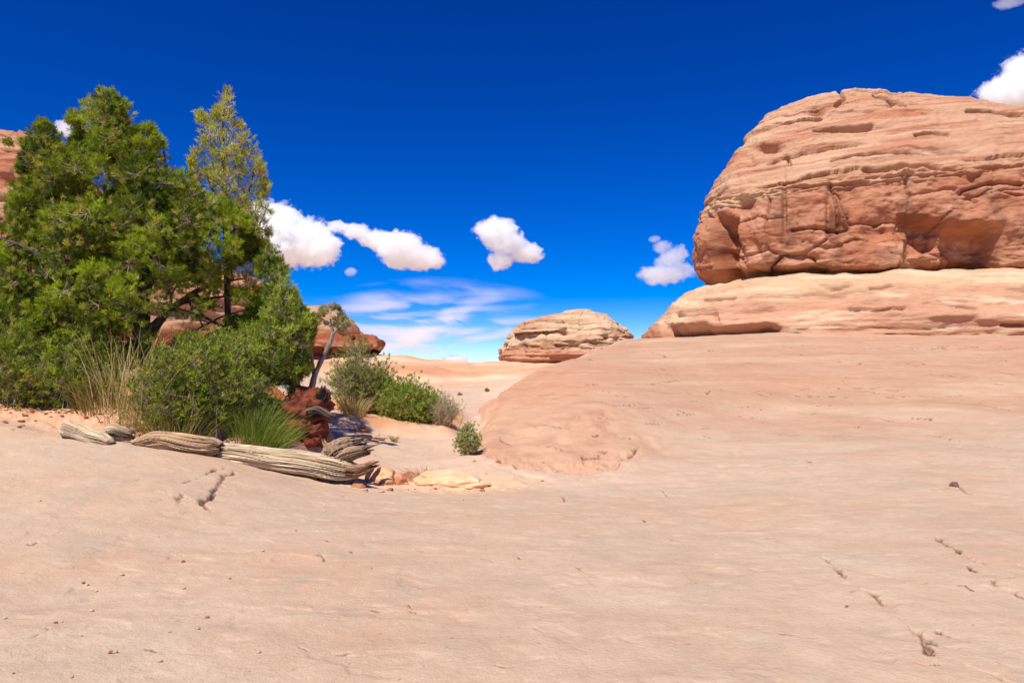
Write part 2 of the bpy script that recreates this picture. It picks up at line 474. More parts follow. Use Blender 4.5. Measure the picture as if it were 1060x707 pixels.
def ground_z(x, y, detail=True, full=False):
    x = np.asarray(x, float); y = np.asarray(y, float)
    h, k, d = base_height(x, y)
    r = np.hypot(x, y)
    # broad swells, longer ones further out
    h = h + 0.03 * fbm(x / 1.7, y / 1.7, 1.1, 3) * sm(1, 4, r)
    h = h + 0.10 * fbm(x / 5, y / 5, 2.2, 3) * sm(10, 16, r)
    farm = sm(38, 60, y)
    h = h + farm * 0.55 * fbm(x / 11, y / 7, 3.2, 4) * (1 - 0.6 * k)
    # flank of the hump: lumps and shallow scoops
    fl = np.clip(4 * k * (1 - k), 0, 1) * sm(11, 13.5, y) * sm(60, 40, y) * np.maximum(sm(3.4, 1.6, x), sm(18, 24, y))
    h = h + fl * (0.08 * fbm(x / 1.1, y / 1.4, 7, 5, 0.6) + 0.05 * fbm(x / .3, y / .4, 3, 3))
    zone = np.exp(-(((x - 1.6) / 3.4) ** 4 + ((y - 16) / 4.2) ** 4))
    h = h + zone * (0.05 * fbm(x / 1.3, y / 2.2, 17, 4, .55) - 0.07 * sm(.28, .55, fbm(x / 1.2, y / 1.6, 27, 3)))
    # faint bedding ledges stepping up the slope
    led = sm(13, 22, y) * k
    for fq, am, ph_ in ((3.2, .06, 0.), (8.5, .02, 50.)):
        q = h * fq + 0.7 * fbm(x / 5, y / 5, 9 + ph_, 3)
        fr_ = q - np.floor(q)
        h = h + np.maximum(led, sm(12.8, 14, y) * k) * am * (sm(0.35, 0.5, fr_) - fr_) * sm(-0.15, 0.25, noise(x / 2.5 + ph_, y / 2.5, 12))
    bd = bank_mask(x, y)
    bank = sm(-0.05, 0.55, bd)
    bh = (0.42 - 0.18 * sm(-7.5, -10, x) - 0.10 * sm(-4.6, -3.2, x)) * sm(-8.3, -6.6, x) + 0.03
    h = h + bank * bh + bank * (.04 + .06 * sm(-8.3, -6.6, x)) * fbm(x / .5, y / .5, 5, 4)
    # trough the driftwood lies in
    tr = np.exp(-((bd + 0.35) / 0.35) ** 2) * sm(-8.3, -7.2, x) * sm(-2.6, -3.4, x) * sm(14.6, 13.6, y)
    h = h - 0.13 * tr
    # loose sand and litter at the left
    sand = sm(11.0, 12.2, y + 0.25 * noise(x, y, 3)) * sm(-4.5, -6.5, x) * sm(30, 20, y)
    h = h + 0.035 * sand * fbm(x / .22, y / .22, 8, 3, 0.6)
    # rough gravelly lip of the wash
    lip = sm(-3.6, -3.0, x) * sm(0.6, -0.4, x) * np.exp(-((y - 11.7) / 0.7) ** 2)
    h = h + lip * 0.05 * fbm(x / .35, y / .35, 6, 4)
    # low crumbling edge of the shrub bed in the wash
    bed = sm(18.8, 19.8, y + 0.5 * noise(x / 1.2, 0, 3) + 0.9 * sm(-3.2, -4.6, x)) * sm(-1.2, -2.0, x) * sm(28, 23, y)
    h = h + 0.28 * bed + 0.05 * bed * fbm(x / .5, y / .5, 3, 3)
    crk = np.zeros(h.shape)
    if detail:
        h = h + (0.005 * fbm(x / .28, y / .28, 3, 3) + .012 * fbm(x / .9, y / .6, 13, 3) - .010 * sm(.25, .6, fbm(x / .5, y / .4, 23, 3))) * sm(30, 8, r)
        for P, dep, wd in crack_world:
            x0, y0 = P.min(0) - 5 * wd; x1, y1 = P.max(0) + 5 * wd
            m = (x > x0) & (x < x1) & (y > y0) & (y < y1)
            if not m.any(): continue
            xx, yy = x[m], y[m]
            jx = xx + 1.0 * wd * fbm(xx / (4 * wd), yy / (4 * wd), 1, 3)
            jy = yy + 1.0 * wd * fbm(xx / (4 * wd), yy / (4 * wd), 7, 3)
            dd, ss = seg_dist(jx, jy, P)
            v = np.clip(0.9 + 1.2 * noise(xx / (7 * wd), yy / (7 * wd), 5), .05, 1.7)
            h[m] = h[m] - 1.1 * dep * v * np.exp(-(dd / (.6 * wd)) ** 2) + dep * 0.14 * np.tanh(ss * dd / wd) * np.exp(-(dd / (2.6 * wd)) ** 2)
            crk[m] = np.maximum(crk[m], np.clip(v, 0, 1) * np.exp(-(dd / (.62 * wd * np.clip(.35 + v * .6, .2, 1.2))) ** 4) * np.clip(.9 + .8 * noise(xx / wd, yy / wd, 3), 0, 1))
    if full:
        return h, k, d, bank, bed, sand, crk
    return h


def hit(px, py, y0=2.0, y1=130):
    """Where the ray of a pixel first meets the ground."""
    Y = np.geomspace(y0, y1, 1500)
    u, v = px - CXP, CYP - py
    yy = F * math.cos(PITCH) - v * math.sin(PITCH); zz = F * math.sin(PITCH) + v * math.cos(PITCH)
    X = u * Y / yy; Z = H + zz * Y / yy
    g = ground_z(X, Y, detail=False)
    i = np.argmax(g >= Z)
    if g[i] < Z[i]: i = len(Y) - 1
    return np.array([X[i], Y[i], g[i]])


_rc = random.Random(11)
for _ in range(120):                                      # short ticks and chips scattered over the slope
    px = _rc.uniform(600, 1075); py = 358 + 130 * _rc.random() ** 1.6
    L_ = _rc.uniform(5, 26); sc_ = .045 + .09 * max(0, (430 - py) / 75)
    cracks.append(([(px, py), (px + L_ * .5, py + _rc.uniform(-1, 1.5)), (px + L_, py + _rc.uniform(-1.5, 2.5))], _rc.uniform(.5, 1.1) * sc_, sc_ * _rc.uniform(.6, 1)))
for _ in range(34):                                      # chips in the near slab
    px = _rc.uniform(10, 1050); py = _rc.uniform(500, 690); L_ = _rc.uniform(5, 16)
    cracks.append(([(px, py), (px + L_ * .5, py + _rc.uniform(-1, 2)), (px + L_, py + _rc.uniform(-2, 6))], _rc.uniform(.008, .016), .020))
crack_world = []
crack_world = [(np.array([hit(*p)[:2] for p in P]), dep, wd) for P, dep, wd in cracks]

rows = np.concatenate([np.linspace(0.2, 3.1, 14), 1 / np.linspace(1 / 3.2, 1 / 15.0, 860), np.geomspace(15.08, 125, 330), np.geomspace(128, 9000, 70)])
fine_t = np.linspace(R(-42), R(42), 1350)
th = np.concatenate([np.linspace(R(-180), R(-43), 50), fine_t, np.linspace(R(43), R(180), 50)[:-1]])
RR, TT = np.meshgrid(rows, th, indexing='ij')
GX, GY = RR * np.sin(TT), RR * np.cos(TT)


def coarse(f, st=5):
    ri = np.unique(np.r_[np.arange(0, len(rows), st), len(rows) - 1]); ti = np.unique(np.r_[np.arange(0, len(th), st), len(th) - 1])
    a_, b_ = np.meshgrid(rows[ri], th[ti], indexing='ij')
    q = f(a_ * np.sin(b_), a_ * np.cos(b_))
    q = np.stack([np.interp(th, th[ti], row) for row in q])
    k_ = np.interp(rows, rows[ri], np.arange(len(ri))); i0 = np.minimum(k_.astype(int), len(ri) - 2); f_ = (k_ - i0)[:, None]
    return (q[i0] * (1 - f_) + q[i0 + 1] * f_).ravel()


PRE = (coarse(tps_w), coarse(tps_p))
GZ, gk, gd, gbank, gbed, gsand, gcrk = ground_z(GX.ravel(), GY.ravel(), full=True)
gx, gy = GX.ravel(), GY.ravel()

# ground colours (albedo): stone and sand place by place, plus painted crack shade
slab = np.array(lin(196, 166, 140)); slab_o = np.array(lin(198, 160, 132)); slope_c = np.array(lin(191, 148, 119)); sand_c = np.array(lin(212, 178, 150))
far_c = np.array(lin(216, 166, 130)); red_soil = np.array(lin(158, 84, 54)); orange_soil = np.array(lin(206, 142, 98)); pale = np.array(lin(222, 190, 158))


def mixc(a, b, t):
    return a + (b - a) * np.clip(t, 0, 1)[:, None]


gc = np.tile(slab, (len(gx), 1))
nz1 = fbm(gx / 2.6, gy / 2.6, 5, 4); nz2 = fbm(gx / .6, gy / .9, 15, 3)
gc = mixc(gc, slab_o, 0.35 + 0.75 * nz1)
gc = mixc(gc, np.array(lin(186, 160, 136)), 0.5 * sm(0.1, 0.6, nz2))
sl = gk * sm(13, 25, gy + 3 * nz1)
gc = mixc(gc, slope_c, sl)
strat = fbm(gx / 9, gy / 9, GZ.ravel() * .8, 4)
gc = mixc(gc, np.array(lin(197, 138, 108)), sl * 0.45 * sm(0.1, 0.8, strat))
gc = mixc(gc, pale, sl * 0.35 * sm(0.1, 0.8, -strat))
flank = np.clip(4 * gk * (1 - gk), 0, 1) * sm(11, 14, gy) * sm(60, 45, gy) * np.maximum(sm(3.4, 1.6, gx), sm(18, 24, gy))
gc = mixc(gc, np.array(lin(200, 156, 128)), flank * 0.6)
flow = sm(0.55, 0.0, gk) * flank
gc = mixc(gc, np.array(lin(210, 176, 148)), flow * 0.8)
nose = sm(4.2, 1.6, gx + .5 * nz1) * sm(12.6, 14.0, gy) * sm(0.02, .5, gk) * sm(60, 40, gy)
gc = mixc(gc, mixc(np.tile(np.array(lin(206, 152, 118)), (len(gx), 1)), np.array(lin(190, 130, 98)), .2 + .7 * nz2), nose * 0.55)
stain = np.exp(-(((gx - 2.0) / 0.9) ** 2 + ((gy - 17.5) / 1.6) ** 2)) * np.clip(.8 + .8 * nz2, 0, 1.2)
streak = sm(-.1, .5, fbm(gx / .5, gy / 3.5, 31, 4))
gc = mixc(gc, np.array(lin(172, 116, 90)), 0.5 * stain * streak)
lz_ = GZ.ravel() + .25 * noise(gx / 5, gy / 5, 77) + .05 * noise(gx, gy, 70)
layers = noise(gx / 6, gy / 6, lz_ * 4.5) + .6 * noise(gx / 2.5, gy / 2.5, lz_ * 11)
gc = mixc(gc, np.array(lin(178, 128, 98)), gk * sm(12.5, 15, gy) * .32 * sm(.15, .9, layers + .5 * nz2))
gc = mixc(gc, np.array(lin(206, 172, 142)), gk * sm(12.5, 15, gy) * .28 * sm(.15, .9, -layers + .5 * nz2))
wash_m = sm(11.3, 12.2, gy) * (1 - sm(0.0, 0.25, gk)) * (1 - gbank)
gc = mixc(gc, np.array(lin(206, 172, 146)), wash_m * sm(60, 40, gy))
lipc = sm(-3.8, -2.6, gx) * sm(1.2, -.6, gx) * np.exp(-((gy - 12.2) / 0.9) ** 2)
gc = mixc(gc, np.array(lin(222, 178, 138)), lipc * 0.8)
fars = sm(46, 56, gy + 5 * noise(gx / 9, gy / 9, 4)) * (1 - gk)
gc = mixc(gc, far_c, fars)
fs = fbm(gx / 16, gy / 16, GZ.ravel() * 0.8, 4)
gc = mixc(gc, pale, fars * sm(0.05, 0.5, fs) * .8)
gc = mixc(gc, np.array(lin(205, 140, 100)), fars * sm(0.05, 0.6, -fs) * .7)
gc = mixc(gc, sand_c * 1.06, sm(-3, 0.5, gx) * sm(29, 33, gy) * sm(52, 47, gy + 2 * nz1) * (1 - gk))
gc = mixc(gc, orange_soil, gbed * (0.75 + nz1))
gc = mixc(gc, red_soil, gbank * sm(-7.6, -6.2, gx))
gc = mixc(gc, orange_soil, 0.8 * gbank * (1 - sm(-7.6, -6.2, gx)))
gc = mixc(gc, np.array(lin(214, 158, 120)), gsand * 0.7 * (1 - gbank * sm(-7.6, -6.2, gx)))
gc = mixc(gc, np.array(lin(104, 60, 40)), gcrk * .9)  # inner shade of the cracks painted into the colour, along with their dirt
gc = np.clip(gc * np.array([.925, .945, .92]), 0.02, 0.9)
gV = np.stack([gx, gy, GZ.ravel()], 1)
PRE = None
nr, nc = RR.shape
quads = grid_quads(nr, nc, wrap=True)[:, ::-1]
cv = len(gV)
gV = np.vstack([gV, [[0, 0, ground_z(np.array([0.]), np.array([0.]))[0]]]])
gc = np.vstack([gc, [slab]])
fan = np.stack([np.full(nc, cv), (np.arange(nc) + 1) % nc, np.arange(nc)], 1)
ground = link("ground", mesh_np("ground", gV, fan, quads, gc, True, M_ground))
tag(ground, "smooth pale pink and orange slickrock with sandy wash", None, None, "structure")


# ------------------------------------------------------------------ buttes
def solve_ring(cy, b, m1, m2):
    """centre x and half width of an ellipse (depth cy, half depth b) whose edges are seen along slopes m1, m2."""
    a = (m2 - m1) * cy / 2; cx = (m1 + m2) * cy / 2
    for _ in range(30):
        cL = m1 * cy + math.sqrt(a * a + m1 * m1 * b * b)
        cR = m2 * cy - math.sqrt(a * a + m2 * m2 * b * b)
        err = (cR - cL) / 2
        a = max(a + err * 0.8, 0.05); cx = (cL + cR) / 2
    return cx, a


def butte(name, levels, cy, nt, nz, disp, color, mat, nback=120, power=2.3):
    """levels: (pixel y, left pixel x, right pixel x, half depth, depth shift) from the foot up."""
    Lv = []
    for py, pl, pr, b, sh in levels:
        c = cy + sh
        m1, m2 = (pl - CXP) / F, (pr - CXP) / F
        cx, a = solve_ring(c, b, m1, m2)
        Lv.append((H + (HOR - py) * c / F, cx, c, a, b))
    Lv = np.array(Lv)
    # arc length parameter up the profile
    ds = np.hypot(np.diff(Lv[:, 0]), np.hypot(np.diff(Lv[:, 3]) * .3, np.diff(Lv[:, 4])))
    s = np.r_[0, np.cumsum(np.maximum(ds, 0.02))]
    t = np.linspace(0, s[-1], nz)
    z, cx, c, a, b = (np.interp(t, s, Lv[:, i]) for i in range(5))
    ker = np.ones(max(3, nz // 60)); ker /= ker.sum(); kk = len(ker) // 2
    def smo(q): return np.convolve(np.pad(q, (kk, len(ker) - 1 - kk), 'edge'), ker, 'valid')
    z, cx, c, a, b = map(smo, (z, cx, c, a, b))
    # angle: dense on the side that faces the camera (pi..2pi), sparse behind
    ph = np.concatenate([np.linspace(math.pi - .35, 2 * math.pi + .35, nt), np.linspace(2 * math.pi + .35, 3 * math.pi - .35, nback + 2)[1:-1]])
    A, Z = np.meshgrid(ph, np.arange(nz), indexing='ij'); A = A.T; Z = Z.T
    e = 2 / power
    ca = np.sign(np.cos(A)) * np.abs(np.cos(A)) ** e; sa = np.sign(np.sin(A)) * np.abs(np.sin(A)) ** e
    X = cx[Z] + a[Z] * ca; Y = c[Z] + b[Z] * sa; ZZ = z[Z] + 0 * X
    # outward normal of the smooth body, by differences
    dXa, dYa, dZa = (np.roll(q, -1, 1) - np.roll(q, 1, 1) for q in (X, Y, ZZ))
    dXz, dYz, dZz = (np.gradient(q, axis=0) for q in (X, Y, ZZ))
    nx, ny, nzv = dYa * dZz - dZa * dYz, dZa * dXz - dXa * dZz, dXa * dYz - dYa * dXz
    ln = np.sqrt(nx ** 2 + ny ** 2 + nzv ** 2) + 1e-9
    nx, ny, nzv = nx / ln, ny / ln, nzv / ln
    pxx, pyy = topx(X, Y, ZZ)
    d = disp(X, Y, ZZ, nzv, pxx, pyy)
    fade = np.clip(a[Z] / 1.5, 0, 1)
    d = d * fade
    X2, Y2, Z2 = X + nx * d, Y + ny * d, ZZ + nzv * d * 0.7
    colr = color(X2, Y2, Z2, d, nzv, pxx, pyy)
    V = np.stack([X2, Y2, Z2], -1).reshape(-1, 3)
    nA = len(ph)
    q = grid_quads(nz, nA, wrap=True)
    top = V[-nA:].mean(0); bot = V[:nA].mean(0)
    V = np.vstack([V, bot[None], top[None]])
    nV = len(V)
    i = np.arange(nA); j = (i + 1) % nA
    tr = np.vstack([np.stack([j, i, np.full(nA, nV - 2)], 1), np.stack([(nz - 1) * nA + i, (nz - 1) * nA + j, np.full(nA, nV - 1)], 1)])
    cc = colr.reshape(-1, 3)
    cc = np.vstack([cc, cc[:nA].mean(0)[None], cc[-nA:].mean(0)[None]])
    return mesh_np(name, V, tr, q, np.clip(cc, 0.02, .85), True, mat)


def bump(px, py, x0, y0, rx, ry):
    return np.exp(-(((px - x0) / rx) ** 2 + ((py - y0) / ry) ** 2))


def strata_noise(x, y, s, k):
    return noise(x / (7 * k), y / (7 * k), s * 1.1 / k) * 0.6 + noise(x / (3 * k), y / (3 * k), s * 2.9 / k) * 0.3 + noise(x / (1.2 * k), y / (1.2 * k), s * 6 / k) * 0.12


# main butte, cap
def groove(px, py, poly, w):
    dd, ss = seg_dist(px, py, np.array(poly, float))
    return np.exp(-(dd / w) ** 2)


def cap_disp(x, y, z, nz, px, py):
    s = z - 0.085 * (x - 15) - 0.02 * (y - 55)
    up = sm(15.8, 17.6, s)                       # above the cream band
    n1 = noise(x / 3, y / 3, z / 3)
    wx, wy, wz = x + .8 * n1 + .25 * noise(x, y, z), y, z + .7 * noise(x / 3, y / 3, z / 3 + 9) + .25 * noise(x, y, z + 7) + .25 * x
    f1, f2, cid = worley(wx / 5.2, wy / 5.2, wz / 6.5)
    g1, g2, gid = worley(wx / 2.3 + 5 + .3 * n1, wy / 2.3, wz / 2.0)
    d = 0.55 * fbm(x / 7, y / 7, z / 7, 4)
    low = 1 - up
    d = d + low * ((cid - 0.5) * 0.85 - 0.25 * sm(0.05, 0.0, f2 - f1) + (gid - 0.5) * 0.16 + 0.38 * fbm(x / 3.2, y / 3.2, z / 2.6, 4, .55))
    d = d + (0.18 + 0.25 * up) * strata_noise(x, y, s, 1.5)
    # beds of the upper tiers: each one's lower edge stands out over the one below
    for bed, amp, sd_ in ((2.9, .55, 1.0), (0.95, .14, 40.0)):
        q = s / bed + 0.30 * noise(x / 7, y / 7, sd_) + .1 * noise(x / 1.5, y / 1.5, sd_)
        fl_ = np.floor(q); fr = q - fl_
        on = sm(-.05, .3, noise(x / 5 + fl_ * 7.7, y / 5, fl_ * 3.1))
        d = d + (up + .25 * low) * on * amp * (np.exp(-fr * 2.2) - .45) * sm(0.0, .10, fr)
        d = d - (up + .3 * low) * on * amp * .8 * np.exp(-((fr - .97) / .05) ** 2)
    # cream band stands out as thin broken plates
    bandm = np.exp(-((s - 16.6) / 0.55) ** 2)
    d = d + bandm * (0.15 + 0.35 * noise(x / 1.5, y / 1.5, s * 5) + 0.16 * noise(x / .5, y / .5, s * 9))
    # bulge at the left edge and the hollow beside it, hollow at the right, notch high on the left shoulder
    pj = px + 3 * noise(y / 1.5, z / 1.5, 3.3)
    d = d - 2.6 * sm(737, 742, pj) * sm(768, 758, pj) * sm(216, 236, py) + 0.6 * bump(px, py, 726, 258, 10, 40)
    d = d - 1.5 * bump(px, py, 768, 212, 14, 9)
    pk = px + 6 * noise(x / 2, z / 2, 8.8); pl_ = py + 5 * noise(x / 2.5, z / 2.5, 1.8)
    d = d - 1.9 * sm(925, 950, pk) * sm(1046, 1034, pk) * sm(222, 238, pl_ + .25 * (px - 985) * -.5) - 0.4 * sm(985, 992, pk) * sm(1046, 1034, pk) * sm(226, 236, pl_) - 1.3 * bump(px, py, 915, 238, 22, 12) - 1.2 * bump(px, py, 1035, 262, 22, 22)
    d = d - 1.3 * bump(px, py, 792, 150, 16, 3.5) - 0.5 * bump(px, py, 776, 166, 8, 6) - 1.1 * bump(px, py, 847, 116, 8, 3.5) - .8 * bump(px, py, 925, 105, 6, 7)
    d = d - 0.7 * bump(px, py, 858, 225, 3, 26) - .6 * bump(px, py, 812, 215, 2.2, 28)
    for ln_, dp in (([(843, 134), (870, 132), (903, 130)], 1.2), ([(862, 166), (905, 160), (945, 158), (985, 156)], .9), ([(948, 139), (965, 136), (982, 139)], .7), ([(895, 176), (940, 172), (1000, 173), (1060, 170)], .8),
                    ([(1000, 118), (1030, 116), (1060, 120)], .8), ([(868, 96), (874, 104), (866, 108)], .8), ([(905, 100), (930, 103), (936, 112)], 1.0), ([(1000, 195), (1030, 188), (1060, 190)], .5),
                    ([(860, 190), (866, 215), (868, 240)], .6), ([(820, 238), (850, 236), (868, 240)], .5), ([(795, 168), (815, 160), (818, 170)], .6)):
        d = d - dp * groove(px, py + .8 * noise(x * 1.5, z * 1.5, 2.2), ln_, 1.5)
    d = d - 1.0 * bump(px, py, 875, 133, 30, 2.2) - 0.8 * bump(px, py, 985, 153, 22, 2.2)
    # undercut foot
    foot = sm(296, 283, py - 0.03 * np.abs(px - 860) * 0)
    d = d - (.5 + 1.5 * sm(745, 800, px)) * sm(274, 290, py + 4 * noise(x / 2, 0, 5.)) 
    d = d + 0.10 * fbm(x / .8, y / .8, z / .8, 4, 0.6)
    return d


rock_red = np.array(lin(166, 106, 76)); rock_or = np.array(lin(180, 127, 96)); rock_pk = np.array(lin(184, 140, 110)); rock_cr = np.array(lin(203, 172, 137)); rock_dk = np.array(lin(112, 76, 58))


def mc(a, b, t):
    return a + (b - a) * np.clip(t, 0, 1)[..., None]


def cap_color(x, y, z, d, nz, px, py):
    s = z - 0.085 * (x - 15) - 0.02 * (y - 55)
    c = np.zeros(x.shape + (3,)) + rock_red
    n = fbm(x / 5, y / 5, z / 3, 4)
    c = mc(c, rock_or, 0.45 + 0.9 * n)
    c = mc(c, rock_pk, sm(16, 18.5, s))
    c = mc(c, rock_or, sm(15.5, 17, s) * sm(.1, .5, noise(x / 9, y / 9, s * 1.3)))
    c = mc(c, rock_cr, 0.45 * sm(16, 18, s) * sm(.0, .45, noise(x / 12, y / 12, s * 1.9 + 4)))
    c = mc(c, rock_red, 0.7 * sm(16, 18, s) * sm(.2, .5, noise(x / 6, y / 6, s * 2.7 + 8)))
    band = np.exp(-((s - 16.6) / 0.55) ** 2) * (.75 + .8 * noise(x / 2, y / 2, s * 2))
    c = mc(c, np.array(lin(204, 172, 134)), band * (1 - .6 * sm(18, 26, x)))
    # desert varnish streaks on the lower wall
    v = sm(0.05, 0.55, fbm(x / 2.2, y / 2.2, z / 5 + 3, 4)) * sm(16.4, 14.5, s)
    c = mc(c, rock_dk, 0.5 * v)
    v2 = bump(px, py, 830, 235, 45, 22) + bump(px, py, 985, 225, 50, 15)
    c = mc(c, rock_dk, 0.4 * v2 * sm(-.3, .4, fbm(x / 1.0, y / 1.0, z / 1.0, 3)))
    c = mc(c, np.array(lin(200, 150, 118)), 0.6 * sm(.15, .6, fbm(x / 3, y / 3, z / 1.2 + 40, 3)) * sm(19, 12, s))
    return c


RGT = 1500
cap_levels = [(312, 732, RGT, 9.5, 0), (298, 728, RGT, 9.8, 0), (285, 722, RGT, 10.2, 0), (262, 720, RGT, 10.2, 0), (240, 721, RGT, 10.1, 0), (226, 729, RGT, 10.0, 0), (205, 738, RGT, 9.8, 0),
              (190, 742, RGT, 9.0, 0.3), (178, 750, RGT - 20, 8.2, 0.6), (160, 762, RGT - 60, 7.0, 1.2), (150, 768, RGT - 120, 6.3, 1.4), (138, 778, 1320, 5.5, 1.7), (125, 788, 1200, 4.6, 2),
              (115, 798, 1090, 3.8, 2.2), (106, 810, 1020, 3.0, 2.2), (99, 830, 985, 2.2, 2.2), (94.5, 858, 948, 1.3, 2.2), (92.5, 880, 925, .6, 2.2)]
cap_me = butte("cliff_cap", cap_levels, 62, 900, 420, cap_disp, cap_color, M_butte)


def ped_disp(x, y, z, nz, px, py):
    s = z
    d = 0.6 * fbm(x / 8, y / 8, z / 4, 4) + 0.5 * strata_noise(x, y, s, 1.2) + 0.07 * fbm(x / .9, y / .9, z / .5, 4, .6)
    q = s / 0.8 + 0.4 * noise(x / 6, y / 6, 1.0)
    fr = q - np.floor(q)
    d = d + 0.18 * (fr - 0.5) * sm(0, .1, 1 - fr) * sm(-.2, .3, noise(x / 4, y / 4, np.floor(q) * 2.2))
    for ln_, dp in (([(728, 311), (760, 308)], .5), ([(735, 314), (744, 312)], .7), ([(880, 320), (935, 322)], .4), ([(1036, 336), (1060, 337)], .6), ([(700, 326), (740, 324), (742, 330)], .5), ([(900, 300), (925, 296)], .5), ([(955, 318), (1010, 321)], .3), ([(850, 296), (862, 300), (880, 297)], .5)):
        d = d - dp * groove(px, py + .8 * noise(x * 1.5, z * 1.5, 2.2), ln_, 1.3)
    u = sm(333, 340, py + 3 * noise(x / 1.2, y / 1.2, 0))
    a = sm(682, 694, px) * (1.25 * sm(812, 785, px) * (.55 + .6 * sm(-.2, .2, noise(x / 1.6, y / 1.6, 5))) + 0.45 * sm(.25, .5, noise(x / 1.1, y / 1.1, 5)) * sm(345, 349, py))
    d = d - 2.6 * u * a
    return d


def ped_color(x, y, z, d, nz, px, py):
    c = np.zeros(x.shape + (3,)) + np.array(lin(196, 160, 124))
    n = fbm(x / 6, y / 6, z * 1.2, 4)
    c = mc(c, np.array(lin(190, 143, 112)), sm(9.0, 7.4, z + 0.9 * n))
    c = mc(c, np.array(lin(212, 184, 148)), 0.7 * sm(.1, .5, n))
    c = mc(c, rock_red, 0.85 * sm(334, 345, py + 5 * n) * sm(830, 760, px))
    spots = sm(.42, .5, noise(x / 1.1, y / 1.1, z / .35)) * sm(.0, .3, noise(x / 5, y / 5, 3)) * bump(px, py, 990, 315, 70, 16)
    c = mc(c, np.array(lin(245, 236, 220)), spots)
    return c


ped_levels = [(372, 668, RGT + 60, 14.4, 0), (356, 661, RGT + 60, 14.8, 0), (350, 662, RGT + 60, 15.0, 0), (343, 668, RGT + 60, 15.0, 0), (336, 674, RGT + 60, 14.7, 0), (325, 685, RGT + 60, 14.2, 0), (316, 694, RGT + 50, 13.6, 0), (308, 706, RGT + 40, 12.8, 0),
              (302, 722, RGT + 20, 11.9, 0), (298, 738, RGT, 10.8, 0), (295, 752, RGT - 30, 9.0, 0), (294, 800, RGT - 80, 6, 0)]
ped_me = butte("cliff_pedestal", ped_levels, 62, 760, 160, ped_disp, ped_color, M_butte)
root = link("sandstone_butte", None); root.location = (42, 62, 5)
tag(root, "massive layered red sandstone butte with overhanging cap on a cream ledge, at the right", "butte")
for nm, me in (("cliff_cap", cap_me), ("rock_pedestal", ped_me)):
    o = link(nm, me, root); o.location = (-42, -62, -5)


# far butte
def far_disp(x, y, z, nz, px, py):
    s = z
    d = 0.8 * fbm(x / 9, y / 9, z / 5, 4) + 0.5 * strata_noise(x, y, s, 1.6) + .2 * fbm(x / 1.5, y / 1.5, z / .8, 3)
    q = s / 1.05 + 0.3 * noise(x / 12, y / 12, 1.0)
    fr = q - np.floor(q)
    d = d + 0.55 * (np.exp(-fr * 2) - .4) * sm(-.3, .2, noise(x / 6, y / 6, np.floor(q) * 3.1)) * sm(0, .1, fr)
    f1, f2, cid = worley(x / 2.4, y / 2.4, z / 1.3)
    d = d + 0.5 * (cid - .5)
    d = d - 1.8 * bump(px, py, 585, 344.5, 4, 2.5) - 1.2 * bump(px, py, 630, 347, 4, 2.5)
    d = d - 1.5 * sm(370, 376, py + 0.04 * (px - 515) * -1)
    rb = bump(px, py, 590, 358, 60, 2.5)
    d = d - 0.9 * rb * sm(0, .4, noise(x / 1.8, y / 1.8, z / .8))
    return d


def far_color(x, y, z, d, nz, px, py):
    c = np.zeros(x.shape + (3,)) + rock_pk
    n = noise(x / 20, y / 20, z * .9) + 0.5 * noise(x / 6, y / 6, z * 2)
    c = mc(c, rock_cr, .25 + sm(-.2, .5, n))
    c = mc(c, rock_or, .7 * sm(0, .5, -n))
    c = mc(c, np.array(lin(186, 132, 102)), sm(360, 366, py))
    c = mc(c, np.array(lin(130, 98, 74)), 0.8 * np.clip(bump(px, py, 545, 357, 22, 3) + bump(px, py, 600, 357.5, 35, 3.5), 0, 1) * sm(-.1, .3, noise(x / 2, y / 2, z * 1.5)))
    return c


far_levels = [(384, 516, 668, 9, 0), (378, 515, 667, 9.6, 0), (374, 514.5, 666, 9.8, 0), (364, 518, 662, 9.8, 0), (357, 522, 658, 9.3, 0), (350, 527, 654, 9, 0), (345, 530, 651, 8.2, 0), (340, 536, 646, 7.2, 0), (336, 543, 641, 6.3, 0),
              (332, 548, 634, 5.3, 0), (329, 556, 628, 4.4, 0), (326, 572, 620, 3.2, 0), (323, 586, 610, 2, 0), (321, 592, 603, .8, 0)]
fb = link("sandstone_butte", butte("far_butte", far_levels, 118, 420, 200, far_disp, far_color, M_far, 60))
tag(fb, "small distant layered butte with a peaked top on the horizon, alone at the centre", "butte")
# its left shoulder, a low hump of the same rock
sh_levels = [(345, 531, 600, 5, 0), (338, 538, 592, 4.4, 0), (333, 545, 585, 3.4, 0), (330, 551, 578, 2.4, 0), (327.5, 558, 568, 1, 0)]
o = link("rock_shoulder", butte("rock_shoulder", sh_levels, 114, 160, 70, far_disp, far_color, M_far, 30), fb)


# left cliffs
def left_disp(x, y, z, nz, px, py):
    s = z
    d = 0.6 * fbm(x / 6, y / 6, z / 5, 4) + 0.9 * strata_noise(x, y, s, 1.0) + 0.1 * fbm(x / .8, y / .8, z / .8, 3)
    q = s / 1.6 + 0.4 * noise(x / 8, y / 8, 1.0)
    fr = q - np.floor(q)
    d = d + 0.6 * (np.exp(-fr * 2) - .4) * sm(0, .06, fr) * sm(-.3, .2, noise(x / 6, y / 6, np.floor(q) * 3.1))
    f1, f2, cid = worley(x / 2.6, y / 2.6, z / 2.2)
    d = d + 0.5 * (cid - .5)
    return d


def left_color(x, y, z, d, nz, px, py):
    c = np.zeros(x.shape + (3,)) + rock_or
    n = noise(x / 14, y / 14, z * .7) + 0.5 * noise(x / 5, y / 5, z * 1.6)
    c = mc(c, rock_pk, sm(0, .5, n))
    c = mc(c, rock_red, sm(0, .5, -n))
    return c


